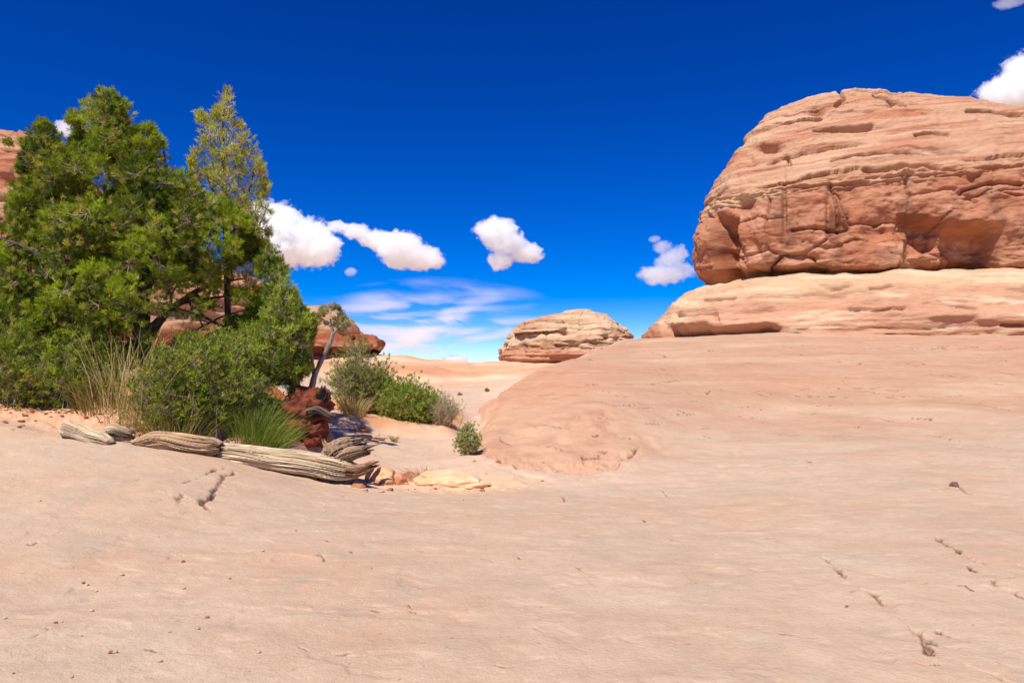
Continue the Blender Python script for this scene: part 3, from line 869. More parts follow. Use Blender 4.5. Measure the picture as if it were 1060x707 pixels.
lf_levels = [(384, -700, 282, 8, 0), (350, -700, 287, 8.5, 0), (320, -700, 288, 8.5, 0), (300, -690, 284, 8.2, 0), (290, -680, 276, 7.6, 0.2), (278, -660, 245, 7, .5), (262, -640, 205, 6.5, .8), (240, -620, 165, 6, 1), (215, -600, 128, 5.4, 1.2),
             (190, -580, 98, 4.8, 1.4), (165, -540, 68, 4, 1.6), (150, -500, 48, 3.2, 1.8), (140, -420, 28, 2.4, 2), (133, -300, 8, 1.5, 2), (129, -200, -20, .6, 2)]
lc = link("sandstone_cliff", butte("left_cliff", lf_levels, 46, 520, 230, left_disp, left_color, M_butte, 80))
tag(lc, "tall rust red sandstone cliff rising behind the big green pine at the left edge", "cliff")


def mid_disp(x, y, z, nz, px, py):
    d = 0.5 * fbm(x / 6, y / 6, z / 4, 4) + 0.5 * strata_noise(x, y, z, 1.2) + .08 * fbm(x / .8, y / .8, z / .5, 3)
    f1, f2, cid = worley(x / 3, y / 3, z / 2)
    d = d + sm(338, 346, py) * (0.9 * (cid - .5) - 0.5 * sm(.1, 0, f2 - f1))
    d = d - 1.9 * sm(359, 364, py)
    return d


def mid_color(x, y, z, d, nz, px, py):
    c = np.zeros(x.shape + (3,)) + np.array(lin(190, 150, 116))
    n = fbm(x / 8, y / 8, z, 3)
    c = mc(c, np.array(lin(150, 82, 55)), sm(336, 345, py + 4 * n))
    c = mc(c, rock_or, .6 * sm(.1, .5, n))
    return c


md_levels = [(382, 120, 396, 7, 0), (372, 120, 398, 7.6, 0), (366, 118, 398, 8.6, 0), (362, 117, 399, 9, 0), (356, 118, 392, 8.6, 0), (350, 120, 386, 8.0, 0), (344, 122, 378, 7.4, 0), (337, 128, 370, 6.6, 0), (331, 135, 362, 5.6, 0),
             (325, 145, 352, 4.4, 0), (320, 165, 342, 2.8, 0), (317.5, 190, 325, 1.2, 0)]
mb = link("sandstone_butte", butte("domed_butte", md_levels, 72, 420, 170, mid_disp, mid_color, M_butte, 60))
tag(mb, "low domed butte with pale top and dark red overhung wall, left of centre", "butte")


# ------------------------------------------------------------------ stones
def ico(sub):
    import bmesh
    bm = bmesh.new()
    bmesh.ops.create_icosphere(bm, subdivisions=sub, radius=1)
    V = np.array([v.co[:] for v in bm.verts]); T = np.array([[v.index for v in f.verts] for f in bm.faces])
    bm.free()
    return V, T


ICO = {k: ico(k) for k in (2, 3, 4, 5)}


def stone(seed, size, sub=4, flat=0.25, base=(206, 160, 126), var=(176, 116, 84), cuts=7):
    r_ = np.random.default_rng(seed)
    V, T = ICO[sub]
    V = V.copy()
    for _ in range(cuts):                                    # chip flat faces
        nrm = r_.normal(size=3); nrm[2] *= 0.8; nrm /= np.linalg.norm(nrm)
        off = r_.uniform(.45, .8)
        dd = V @ nrm - off
        V = V - np.outer(np.maximum(dd, 0) * .93, nrm)
    o = r_.uniform(0, 50, 3)
    nrm = V / np.linalg.norm(V, axis=1)[:, None]
    V = V + nrm * (0.12 * fbm(V[:, 0] * 1.3 + o[0], V[:, 1] * 1.3 + o[1], V[:, 2] * 2.5 + o[2], 4))[:, None]
    V = V * np.array(size)
    V[:, 2] = np.maximum(V[:, 2], -size[2] * (0.5 + flat))
    n_ = fbm(V[:, 0] * 6 + o[0], V[:, 1] * 6, V[:, 2] * 12, 3)
    c = mixc(np.tile(np.array(lin(*base)), (len(V), 1)), np.array(lin(*var)), .5 + n_)
    return mesh_np("stone", V, T, None, c, sub < 4, M_stone) if False else mesh_np("stone", V, T, None, c, True, M_stone)


def place_stone(name, px, py, size, seed, label, cat="rock", group=None, rz=0., sink=0.35, sub=4, y0=2.0, base=(206, 160, 126), var=(176, 116, 84), tilt=(0, 0)):
    p = hit(px, py, y0)
    o = link(name, stone(seed, size, sub, base=base, var=var))
    gz = ground_z(np.array([p[0]]), np.array([p[1]]))[0]
    o.location = (p[0], p[1], gz + size[2] * (1 - 2 * sink) * .5)
    o.rotation_euler = (tilt[0], tilt[1], rz)
    tag(o, label, cat, group)
    return o


place_stone("rock", 372, 455, (.36, .24, .12), 11, "flat tan slab under another slab, beside the dark earth bank in the wash", base=(206, 158, 122), rz=.2)
place_stone("rock", 374, 447, (.22, .16, .09), 12, "small reddish block perched just above the flat tan slab in the wash", base=(188, 118, 84), rz=.6)
place_stone("rock", 362, 466, (.26, .2, .09), 13, "low sandy rock between the flat slab and the upturned roots of the driftwood", base=(212, 162, 122))
place_stone("rock", 391, 455, (.26, .16, .045), 14, "thin flat dark brown stone lying alone on the sandy wash floor", base=(150, 100, 78), var=(110, 70, 55))
place_stone("rock", 396, 499, (.32, .24, .20), 15, "peach coloured angular boulder on the lip of the wash, right of the log end", base=(224, 176, 134), var=(196, 140, 102), rz=.4, sink=.25)
place_stone("rock", 380, 492, (.2, .17, .17), 16, "reddish rock squeezed against the right end of the longest driftwood log", base=(186, 120, 84), rz=1.4)
place_stone("rock", 412, 501, (.15, .15, .16), 17, "small pointed rock in the middle of the row on the wash lip", base=(206, 150, 112), rz=2)
place_stone("rock", 428, 498, (.22, .18, .15), 18, "craggy brown rock in the row on the wash lip, next to the broad pale one", base=(182, 130, 98), var=(140, 94, 70))
place_stone("rock", 462, 503, (.56, .36, .21), 19, "broad low pale boulder, largest in the row on the wash lip", base=(226, 184, 142), var=(214, 166, 124), rz=-.1, sink=.3, sub=5)
place_stone("rock", 492, 505, (.30, .2, .09), 20, "flattest pale rock at the right end of the row on the wash lip", base=(226, 184, 142), var=(214, 166, 124))
place_stone("rock", 371, 505, (.12, .09, .06), 22, "dark little rock leaning by the driftwood end", base=(150, 96, 70), rz=.5)
place_stone("rock", 988, 503, (.07, .05, .06), 23, "small dark stone sitting in a crack of the right-hand slickrock slope", base=(120, 92, 78), var=(90, 66, 56), sub=3)
peb = [(42, 519), (86, 603), (91, 605), (183, 574), (190, 582), (126, 595), (100, 611), (58, 644), (64, 643), (84, 658), (114, 677), (119, 676), (166, 685), (14, 699), (74, 702), (190, 610), (238, 599),
       (268, 676), (468, 662), (363, 572), (272, 571), (466, 662), (306, 549), (336, 529), (294, 528), (480, 518), (5, 640), (176, 655), (214, 640), (95, 632), (205, 652), (385, 589), (164, 556), (238, 543)]
pm = [stone(100 + i, (1, .8, .6), 2, base=b_, var=v_) for i, (b_, v_) in enumerate([((226, 190, 158), (200, 150, 118)), ((190, 140, 110), (150, 100, 80)), ((232, 206, 180), (210, 170, 140))])]
rr = random.Random(5)
for i, (px, py) in enumerate(peb):
    p = hit(px, py)
    o = link("pebble", pm[i % 3])
    s_ = rr.uniform(.008, .017) * (1 + .05 * p[1])
    o.scale = (s_, s_, s_)
    o.location = (p[0], p[1], ground_z(np.array([p[0]]), np.array([p[1]]))[0] + s_ * .35)
    o.rotation_euler = (0, 0, rr.uniform(0, 6))
    tag(o, "tiny loose pebble lying on the smooth foreground slickrock", "pebble", "loose pebbles on the foreground slickrock")


bm_ = [stone(300 + i, (1, .75, .35), 3, base=b_, var=v_) for i, (b_, v_) in enumerate([((214, 166, 128), (184, 130, 96)), ((188, 126, 92), (150, 96, 70)), ((224, 186, 148), (200, 156, 120))])]
for i in range(44):
    px, py = (rr.uniform(352, 500), rr.uniform(496, 510)) if i < 26 else (rr.uniform(345, 400), rr.uniform(440, 488)) if i < 36 else (rr.uniform(480, 640), rr.uniform(476, 500))
    p = hit(px, py, 5.0)
    o = link("stone_chip", bm_[i % 3])
    s_ = rr.uniform(.025, .085)
    o.scale = (s_, s_ * rr.uniform(.6, 1), s_ * rr.uniform(.7, 1.2))
    o.location = (p[0], p[1], ground_z(np.array([p[0]]), np.array([p[1]]))[0] + s_ * .15)
    o.rotation_euler = (rr.uniform(-.2, .2), rr.uniform(-.2, .2), rr.uniform(0, 6))
    tag(o, "small flat chip of sandstone lying in the wash or on its lip", "stone", "stone chips scattered about the wash")
cm = [stone(200 + i, (1, .7, .45), 3, base=b_, var=v_) for i, (b_, v_) in enumerate([((176, 104, 70), (130, 72, 50)), ((196, 136, 100), (160, 96, 66)), ((206, 160, 122), (176, 120, 86))])]
for i in range(46):
    px, py = rr.uniform(0, 205), rr.uniform(418, 452)
    p = at(px, py, 0.1); p = hit(px, py, 9.5)
    if not (11.0 < p[1] < 13.6): continue
    o = link("clod", cm[i % 3])
    s_ = rr.uniform(.025, .075)
    o.scale = (s_, s_ * rr.uniform(.6, 1), s_ * rr.uniform(.4, .8))
    o.location = (p[0], p[1], ground_z(np.array([p[0]]), np.array([p[1]]))[0] + s_ * .12)
    o.rotation_euler = (0, 0, rr.uniform(0, 6))
    tag(o, "small reddish stone or clod on the sandy soil below the pine", "stone", "clods and stones on the sandy soil")


# ------------------------------------------------------------------ wood and plants: shape makers
class Geo:
    """collects vertices, triangles and colours of one mesh"""
    def __init__(s): s.V, s.T, s.C, s.n = [], [], [], 0

    def add(s, V, T, C):
        V = np.asarray(V).reshape(-1, 3)
        s.V.append(V); s.T.append(np.asarray(T).reshape(-1, 3) + s.n)
        C = np.asarray(C, float)
        s.C.append(np.tile(C, (len(V), 1)) if C.ndim == 1 else C)
        s.n += len(V)

    def mesh(s, name, mat, smooth=True, origin=(0, 0, 0)):
        return mesh_np(name, np.vstack(s.V) - np.array(origin), np.vstack(s.T), None, np.vstack(s.C), smooth, mat)


def spline(P, n):
    P = np.asarray(P, float)
    k = len(P)
    if k < 3:
        t = np.linspace(0, 1, n)[:, None]
        return P[0] * (1 - t) + P[-1] * t
    Q = np.vstack([2 * P[0] - P[1], P, 2 * P[-1] - P[-2]])
    t = np.linspace(0, k - 1 - 1e-6, n)
    i = t.astype(int); f = (t - i)[:, None]
    a, b, c, d = Q[i], Q[i + 1], Q[i + 2], Q[i + 3]
    return 0.5 * ((2 * b) + (-a + c) * f + (2 * a - 5 * b + 4 * c - d) * f ** 2 + (-a + 3 * b - 3 * c + d) * f ** 3)


def tube(g, P, rad, sides=8, color=(.2, .15, .1), n=None, knob=0.12, seed=0):
    n = n or max(4, len(P) * 4)
    P = np.asarray(P, float)
    C = spline(P, n)
    rads = np.interp(np.linspace(0, 1, n), np.linspace(0, 1, len(rad)), rad)
    T = np.gradient(C, axis=0); T /= np.linalg.norm(T, axis=1)[:, None] + 1e-9
    ref = np.array([0.31, 0.77, 0.55])
    U = np.cross(T, ref); U /= np.linalg.norm(U, axis=1)[:, None] + 1e-9
    W = np.cross(T, U)
    a = np.arange(sides) * 2 * math.pi / sides
    rr_ = rads[:, None] * (1 + knob * noise(np.cos(a)[None] * 1.2 + seed, np.sin(a)[None] * 1.2, np.arange(n)[:, None] * .45))
    V = C[:, None] + (U[:, None] * np.cos(a)[None, :, None] + W[:, None] * np.sin(a)[None, :, None]) * rr_[..., None]
    V = V.reshape(-1, 3)
    q = grid_quads(n, sides, True)
    tr = np.vstack([q[:, [0, 1, 2]], q[:, [0, 2, 3]]])
    tr = np.vstack([tr, [[0, i + 1, i] for i in range(1, sides - 1)], [[(n - 1) * sides, (n - 1) * sides + i, (n - 1) * sides + i + 1] for i in range(1, sides - 1)]])
    g.add(V, tr, color)


def sticks(g, P0, P1, r0, r1, color, k=3):
    P0, P1 = np.asarray(P0, float), np.asarray(P1, float)
    N = len(P0)
    T = P1 - P0; T /= np.linalg.norm(T, axis=1)[:, None] + 1e-9
    U = np.cross(T, np.array([.31, .77, .55])); U /= np.linalg.norm(U, axis=1)[:, None] + 1e-9
    W = np.cross(T, U)
    a = np.arange(k) * 2 * math.pi / k
    ring = U[:, None] * np.cos(a)[None, :, None] + W[:, None] * np.sin(a)[None, :, None]
    r0 = np.broadcast_to(np.asarray(r0, float), (N,)); r1 = np.broadcast_to(np.asarray(r1, float), (N,))
    A = P0[:, None] + ring * r0[:, None, None]; B = P1[:, None] + ring * r1[:, None, None]
    V = np.concatenate([A, B], 1).reshape(-1, 3)
    t = []
    for i in range(k):
        j = (i + 1) % k
        t += [[i, j, k + j], [i, k + j, k + i]]
    T_ = (np.array(t)[None] + (np.arange(N) * 2 * k)[:, None, None]).reshape(-1, 3)
    C = np.asarray(color, float)
    if C.ndim == 2: C = np.repeat(C, 2 * k, 0)
    g.add(V, T_, C)


def needles(g, P, D, n, length, width, spread, color, r, back=0.0):
    """n needles at each point P, fanned about direction D; color is one row per point"""
    N = len(P)
    P = np.repeat(P, n, 0); D = np.repeat(D, n, 0); C = np.repeat(color, n, 0)
    d = D + r.normal(size=D.shape) * spread
    d /= np.linalg.norm(d, axis=1)[:, None] + 1e-9
    if back: P = P - D * (r.random(len(P)) * back)[:, None]
    s_ = np.cross(d, r.normal(size=d.shape)); s_ /= np.linalg.norm(s_, axis=1)[:, None] + 1e-9
    L = length * r.uniform(.7, 1.15, len(P))[:, None]
    w = width / 2
    V = np.stack([P - s_ * w * .6, P + d * L * .55 + s_ * w, P + d * L, P + d * L * .5 - s_ * w], 1).reshape(-1, 3)
    i = np.arange(len(P)) * 4
    T = np.concatenate([np.stack([i, i + 1, i + 2], 1), np.stack([i, i + 2, i + 3], 1)])
    C = C * r.uniform(.82, 1.18, (len(P), 1))
    g.add(V, T, np.repeat(C, 4, 0))


def blend(c0, c1, t):
    return np.asarray(c0)[None] * (1 - t)[:, None] + np.asarray(c1)[None] * t[:, None]


def in_poly(x, y, poly):
    poly = np.array(poly, float)
    ins = np.zeros(len(x), bool)
    for (x0, y0), (x1, y1) in zip(poly, np.roll(poly, -1, 0)):
        c = ((y0 > y) != (y1 > y)) & (x < (x1 - x0) * (y - y0) / (y1 - y0 + 1e-9) + x0)
        ins ^= c
    return ins


def poly_edge(x, y, poly):
    poly = np.array(poly, float)
    P = np.vstack([poly, poly[:1]])
    return seg_dist(x, y, P)[0]


def make_tree(name, label, cat, base, limbs, poly, Y, depth, n_clump, clump_r, n_tuft, needle, cols, seed, bark=M_bark, group=None, dead=.12, skel=None, up=.45, twig_r=.006, droop=0, minsep=.8, skeep=1.0, rag=.9, holes=-.38, sparse=None, hs=.75):
    """limbs: (points in pixels + depth, radii); crown clumps spread through the volume behind the outline 'poly'."""
    r = np.random.default_rng(seed)
    base = np.asarray(base, float)
    gt = Geo()
    nodes = []
    for P, rad in limbs:
        W = [np.array(p, float) if len(p) == 4 else at(*p) for p in P]
        W = [w[:3] for w in W]
        tube(gt, W, rad, 10, n=len(W) * 7, seed=seed + len(nodes), knob=.22)
        C = spline(W, len(W) * 5)
        rads = np.interp(np.linspace(0, 1, len(C)), np.linspace(0, 1, len(rad)), rad)
        nodes += [(*c, q) for c, q in zip(C[1:], rads[1:])]
    nodes = np.array(nodes)
    # clump centres
    xs = [p[0] for p in poly]; ys = [p[1] for p in poly]
    cx_, cy_ = r.uniform(min(xs), max(xs), 20000), r.uniform(min(ys), max(ys), 20000)
    rp = clump_r * F / Y
    ok = in_poly(cx_, cy_, poly)
    cx_, cy_ = cx_[ok], cy_[ok]
    ed = poly_edge(cx_, cy_, poly)
    edge_n = noise(cx_ / 17 + seed, cy_ / 17, 3.3) * 1.5 + noise(cx_ / 7 + seed, cy_ / 7, 9.3) * .6
    keep = ed > rp * np.maximum(.16, .35 + rag * edge_n)
    if sparse is not None:
        keep &= ~in_poly(cx_, cy_, sparse) | (r.random(len(cx_)) < .08)
    cx_, cy_, ed = cx_[keep], cy_[keep], ed[keep]
    C = np.zeros((0, 3)); CR = np.zeros(0)
    for i in range(len(cx_)):
        dmax = depth * min(1, (ed[i] / (depth * F / Y * .8)) ** .6)
        dy = r.uniform(-1, 1)
        dy = np.sign(dy) * abs(dy) ** .7 * dmax
        p = at(cx_[i], cy_[i], Y + dy)
        cr_ = clump_r * min(1, max(.4, ed[i] / rp))
        if noise(p[0] / hs, p[1] / hs, p[2] / hs) < holes: continue
        if len(C) == 0 or (((p - C) ** 2).sum(1) > ((cr_ + CR) * .5 * minsep) ** 2).all():
            C = np.vstack([C, p]); CR = np.r_[CR, cr_]
        if len(C) >= n_clump: break
    print(name, 'clumps', len(C))
    # boughs: connect clumps to the limb skeleton (and to one another) greedily
    order = np.argsort([np.min(np.sum((nodes[:, :3] - c) ** 2, 1)) for c in C])
    nd = nodes.copy()
    for k in order:
        c = C[k]
        dd = np.sum((nd[:, :3] - c) ** 2, 1) + 1.2 * np.maximum(nd[:, 2] - c[2], 0) ** 2
        j = np.argmin(dd)
        a = nd[j, :3]
        L = np.linalg.norm(c - a)
        mid = (a + c) / 2 + r.normal(size=3) * L * .13 - np.array([0, 0, L * .08])
        r0 = min(nd[j, 3] * .75, .012 + .016 * L ** .8)
        tube(gt, [a, mid, c], [r0, r0 * .7, .007], 5, n=6, seed=k)
        nn = spline([a, mid, c], 5)[1:]
        nd = np.vstack([nd, np.c_[nn, np.linspace(r0, .008, 4)]])
    # tufts on each clump
    K = n_tuft
    cen = np.repeat(C, K, 0); cR = np.repeat(CR, K)
    isdead = np.repeat(r.random(len(C)) < dead, K)
    u = r.normal(size=(len(cen), 3)); u /= np.linalg.norm(u, axis=1)[:, None]
    u[:, 2] = u[:, 2] * .8 + up * .35
    tw = cen + u * (cR * (0.25 + .85 * r.random(len(cen)) ** .6) * np.repeat(r.uniform(.75, 1.25, len(C)), K))[:, None]
    D = u * .75 + np.array([0, 0, up]) + r.normal(size=u.shape) * .25
    D /= np.linalg.norm(D, axis=1)[:, None]
    mid = (cen + tw) / 2 + r.normal(size=u.shape) * clump_r * .1 - np.array([0, 0, clump_r * .1])
    gw = Geo()
    tc_ = np.tile((.3, .25, .2), (len(cen), 1))
    sk = r.random(len(cen)) < skeep
    sticks(gw, cen[sk], mid[sk], twig_r, twig_r * .8, (.3, .25, .2)); sticks(gw, mid[sk], tw[sk], twig_r * .8, twig_r * .4, (.3, .25, .2))
    if isdead.any():
        t0 = tw[isdead]
        for _ in range(3):
            d2 = D[isdead] + r.normal(size=t0.shape) * .6
            d2 /= np.linalg.norm(d2, axis=1)[:, None]
            sticks(gw, t0, t0 + d2 * r.uniform(.05, .16, (len(t0), 1)) * clump_r / .3, twig_r * .5, twig_r * .2, (.3, .25, .2))
    live = ~isdead
    cl = np.repeat(r.random(len(C)), K)
    tt = np.clip(cl * .9 + r.random(len(cen)) * .4 - .15, 0, 1)
    colr = blend(cols[0], cols[1], tt)
    hot = r.random(len(cen)) < .12
    colr[hot] = np.asarray(cols[2])
    gl = Geo()
    needles(gl, tw[live], D[live], needle[0], needle[1], needle[2], needle[3], colr[live], r, needle[4])
    e = link(name, None); e.location = base
    tag(e, label, cat, group)
    link("trunk", gt.mesh("trunk", bark, True, base), e)
    link("twigs", gw.mesh("twigs", M_twig, True, base), e)
    link("crown", gl.mesh("crown", M_leaf, False, base), e)
    return e


G = lambda *a: np.array(lin(*a))
# base colours of foliage
PIN = (G(60, 78, 16), G(164, 180, 46), G(180, 166, 78))
JUN = (G(140, 148, 40), G(200, 200, 74), G(176, 140, 74))
JUG = (G(80, 102, 26), G(168, 184, 58), G(172, 164, 84))
DRY = (G(136, 138, 62), G(170, 168, 94), G(190, 160, 120))

# big pinyon pine
b0 = at(152, 428, 14.0)
pin_poly = [(-70, 205), (-20, 200), (5, 215), (22, 178), (24, 150), (34, 124), (52, 128), (60, 150), (78, 146), (66, 122), (84, 116), (88, 96), (104, 92), (122, 92), (132, 106), (134, 128), (146, 132), (158, 116), (166, 122), (172, 158),
            (188, 168), (212, 190), (236, 208), (254, 224), (266, 236), (280, 262), (276, 280), (250, 276), (232, 292), (270, 300), (262, 330), (215, 345), (190, 362), (150, 372), (124, 376), (100, 378), (60, 398), (30, 414), (-80, 418)]
pin_limbs = [([(152, 436, 14.0), (150, 380, 14.0), (148, 320, 14.1), (152, 262, 14.2), (146, 210, 14.2), (128, 160, 14.1), (112, 112, 14.1)], [.17, .15, .13, .105, .07, .04, .015]),
             ([(150, 350, 14.0), (115, 320, 13.6), (75, 290, 13.3), (30, 258, 13.2), (-10, 244, 13.2)], [.10, .09, .07, .04, .015]),
             ([(150, 345, 14.0), (180, 318, 14.2), (215, 296, 14.4), (255, 288, 14.6)], [.08, .065, .04, .012]),
             ([(149, 300, 14.1), (190, 260, 13.8), (230, 236, 13.7)], [.07, .045, .012]),
             ([(149, 270, 14.1), (100, 220, 14.4), (50, 170, 14.4)], [.07, .045, .012]),
             ([(150, 400, 14.0), (100, 385, 13.4), (40, 372, 13.0), (-30, 372, 12.8)], [.08, .055, .04, .012]),
             ([(150, 240, 14.2), (170, 190, 14.5), (168, 140, 14.5)], [.05, .03, .01]),
             ([(150, 330, 14.0), (120, 330, 14.6), (80, 330, 15.0)], [.06, .04, .015]), ([(152, 352, 14.0), (176, 322, 14.3), (196, 312, 14.5), (240, 306, 14.8), (272, 300, 14.9)], [.07, .05, .035, .02, .008]), ([(196, 312, 14.5), (206, 330, 14.6), (230, 336, 14.8)], [.03, .018, .006]), ([(176, 322, 14.3), (180, 300, 14.4), (200, 280, 14.6)], [.035, .02, .008]), ([(215, 309, 14.6), (222, 296, 14.7), (245, 286, 14.8)], [.02, .014, .006]), ([(151, 372, 14.0), (190, 350, 13.9), (225, 330, 14.0), (262, 318, 14.1)], [.05, .035, .02, .008])]
make_tree("pine_tree", "big dense pinyon pine with bright green needle tufts, largest tree at the left edge", "pine tree", b0, pin_limbs, pin_poly, 14.0, 1.45, 620, .31, 40, (26, .115, .0115, .50, .05), PIN, 21, dead=.04, twig_r=.005, skeep=.45, minsep=.86, holes=-.04, hs=.7, rag=1.3, sparse=[(138, 258), (158, 258), (168, 296), (205, 296), (285, 284), (285, 345), (200, 352), (134, 350)])

# slender juniper behind it
spire_poly = [(231, 70), (240, 95), (244, 108), (248, 124), (258, 136), (268, 150), (272, 166), (278, 190), (284, 212), (280, 235), (284, 262), (274, 300), (238, 304), (228, 262), (236, 240), (212, 205), (196, 186), (196, 160), (204, 150), (202, 118), (212, 110), (216, 122), (226, 100)]
spire_limbs = [([(238, 440, 15.0), (236, 330, 15.0), (233, 220, 15.0), (231, 150, 15.0), (232, 88, 15.0)], [.09, .07, .05, .03, .006]),
               ([(234, 240, 15.0), (255, 205, 14.9), (266, 165, 14.9)], [.04, .02, .006]), ([(234, 230, 15.0), (214, 180, 15.1), (208, 125, 15.1)], [.04, .02, .006]),
               ([(235, 280, 15.0), (262, 245, 14.8), (278, 212, 14.8)], [.04, .025, .006])]
make_tree("juniper_tree", "slim pointed yellow-green juniper, top showing lean and sparse just right of the big pine", "juniper tree", at(238, 436, 15.0), spire_limbs, spire_poly, 15.0, .8, 260, .19, 12, (12, .085, .011, .6, .10), JUN, 33, bark=M_bark, dead=.12, up=.9, twig_r=.005, minsep=1.1, skeep=.7, rag=1.5, holes=-.04, hs=.42)

# juniper on the bank
jb_poly = [(262, 268), (280, 246), (292, 262), (300, 282), (306, 300), (314, 318), (326, 330), (324, 350), (318, 368), (322, 392), (312, 412), (290, 404), (262, 408), (240, 410), (205, 412), (176, 398), (186, 360), (215, 346), (240, 338), (256, 322), (268, 304)]
jb_limbs = [([(318, 432, 13.8), (308, 405, 13.8), (290, 380, 13.9), (262, 356, 14.0), (232, 346, 14.1)], [.13, .11, .08, .05, .02]),
            ([(305, 400, 13.8), (306, 360, 13.7), (296, 320, 13.8), (284, 280, 13.8)], [.09, .06, .04, .012]),
            ([(290, 380, 13.9), (275, 340, 14.2), (262, 300, 14.3)], [.06, .04, .012]), ([(300, 395, 13.8), (260, 398, 13.5), (220, 396, 13.4)], [.06, .04, .012]),
            ([(262, 356, 14.0), (215, 330, 14.2), (180, 318, 14.2)], [.04, .03, .01])]
make_tree("juniper_tree", "leaning green juniper overhanging the dark earth bank behind the longest log", "juniper tree", at(318, 440, 13.8), jb_limbs, jb_poly, 13.9, .9, 380, .24, 34, (13, .085, .013, .6, .10), JUG, 37, dead=.06, up=.7, twig_r=.005, skeep=.5, minsep=1.0, rag=1.2, holes=-.22, hs=.6)

# crooked bare-stemmed juniper
ct_poly = [(326, 322), (336, 314), (348, 314), (358, 322), (364, 336), (360, 348), (348, 346), (344, 336), (332, 338), (322, 344), (318, 350), (312, 338)]
ct_limbs = [([(318, 440, 14.6), (322, 405, 14.8), (326, 388, 14.8), (336, 366, 14.8), (344, 348, 14.8), (342, 330, 14.8)], [.10, .075, .055, .045, .04, .012]),
            ([(325, 390, 14.8), (323, 372, 14.9), (322, 356, 14.9)], [.04, .035, .025]), ([(343, 348, 14.8), (352, 338, 14.7), (358, 332, 14.7)], [.025, .015, .006]), ([(342, 338, 14.8), (332, 328, 14.9), (328, 324, 14.9)], [.02, .012, .006])]
make_tree("juniper_tree", "small crooked juniper with a bare pale leaning stem and thin tufted top", "juniper tree", at(318, 440, 14.6), ct_limbs, ct_poly, 14.8, .35, 34, .13, 34, (8, .05, .010, .6, .05), DRY, 41, bark=M_deadbark, dead=.4, up=.6, twig_r=.005)


# shrubs
def make_bush(name, label, cat, px, py, wpx, hpx, n_stem, needle, cols, seed, up=.6, bare=.0, group=None, y0=2.0, stemr=.007, Y=None, tufts=26, lean=0., mesh_col=M_twig, foot=.25):
    r = np.random.default_rng(seed)
    p = at(px, py, Y) if Y else hit(px, py, y0)
    if Y: p[2] = ground_z(np.array([p[0]]), np.array([p[1]]))[0]
    p[2] -= .03
    k = p[1] / F
    Wd, Hh = wpx * k, hpx * k
    g, gl = Geo(), Geo()
    az = r.uniform(0, 2 * math.pi, n_stem); el = r.random(n_stem) ** .8
    tip = np.stack([np.cos(az) * el * Wd / 2 * r.uniform(.6, 1, n_stem) + lean * Hh, np.sin(az) * el * Wd / 2.3, Hh * r.uniform(.55, 1.0, n_stem) * np.sqrt(np.clip(1 - .75 * el ** 2, .05, 1))], 1)
    b_ = np.stack([np.cos(az) * Wd * foot * .5 * r.random(n_stem), np.sin(az) * Wd * foot * .4 * r.random(n_stem), np.zeros(n_stem)], 1)
    b_[:, 2] = ground_z(p[0] + b_[:, 0], p[1] + b_[:, 1]) - p[2] - .02
    midp = (tip * .5 + b_ * .5) + r.normal(size=tip.shape) * Wd * .04 + np.c_[tip[:, :2] * .08, Hh * .04 * np.ones(n_stem)]
    sticks(g, b_, midp, stemr, stemr * .75, (.3, .25, .2), 4); sticks(g, midp, tip, stemr * .75, stemr * .3, (.3, .25, .2), 3)
    # side twigs and leaves
    N = n_stem * tufts
    i = r.integers(0, n_stem, N); t = r.uniform(.3, 1.0, N)[:, None]
    q = np.where(t < .5, b_[i] + (midp[i] - b_[i]) * t * 2, midp[i] + (tip[i] - midp[i]) * (t - .5) * 2)
    sp = min(Wd, Hh) * .13
    off = r.normal(size=(N, 3)) * sp + np.array([0, 0, sp * .4])
    tw = q + off
    tw[:, 2] = np.maximum(tw[:, 2], .03)
    sticks(g, q, tw, stemr * .28, stemr * .12, (.3, .25, .2), 3)
    live = r.random(N) > bare
    D = off / (np.linalg.norm(off, axis=1)[:, None] + 1e-9) * .7 + np.array([0, 0, up]); D /= np.linalg.norm(D, axis=1)[:, None]
    c = blend(cols[0], cols[1], np.clip(r.random(n_stem)[i] * .7 + r.random(N) * .5 - .1, 0, 1))
    hot = r.random(N) < .1; c[hot] = cols[2]
    needles(gl, tw[live], D[live], needle[0], needle[1], needle[2], needle[3], c[live], r, sp * .4)
    e = link(name, None); e.location = p
    tag(e, label, cat, group)
    link("stems", g.mesh("stems", mesh_col), e)
    link("foliage", gl.mesh("foliage", M_leaf, False), e)
    return e


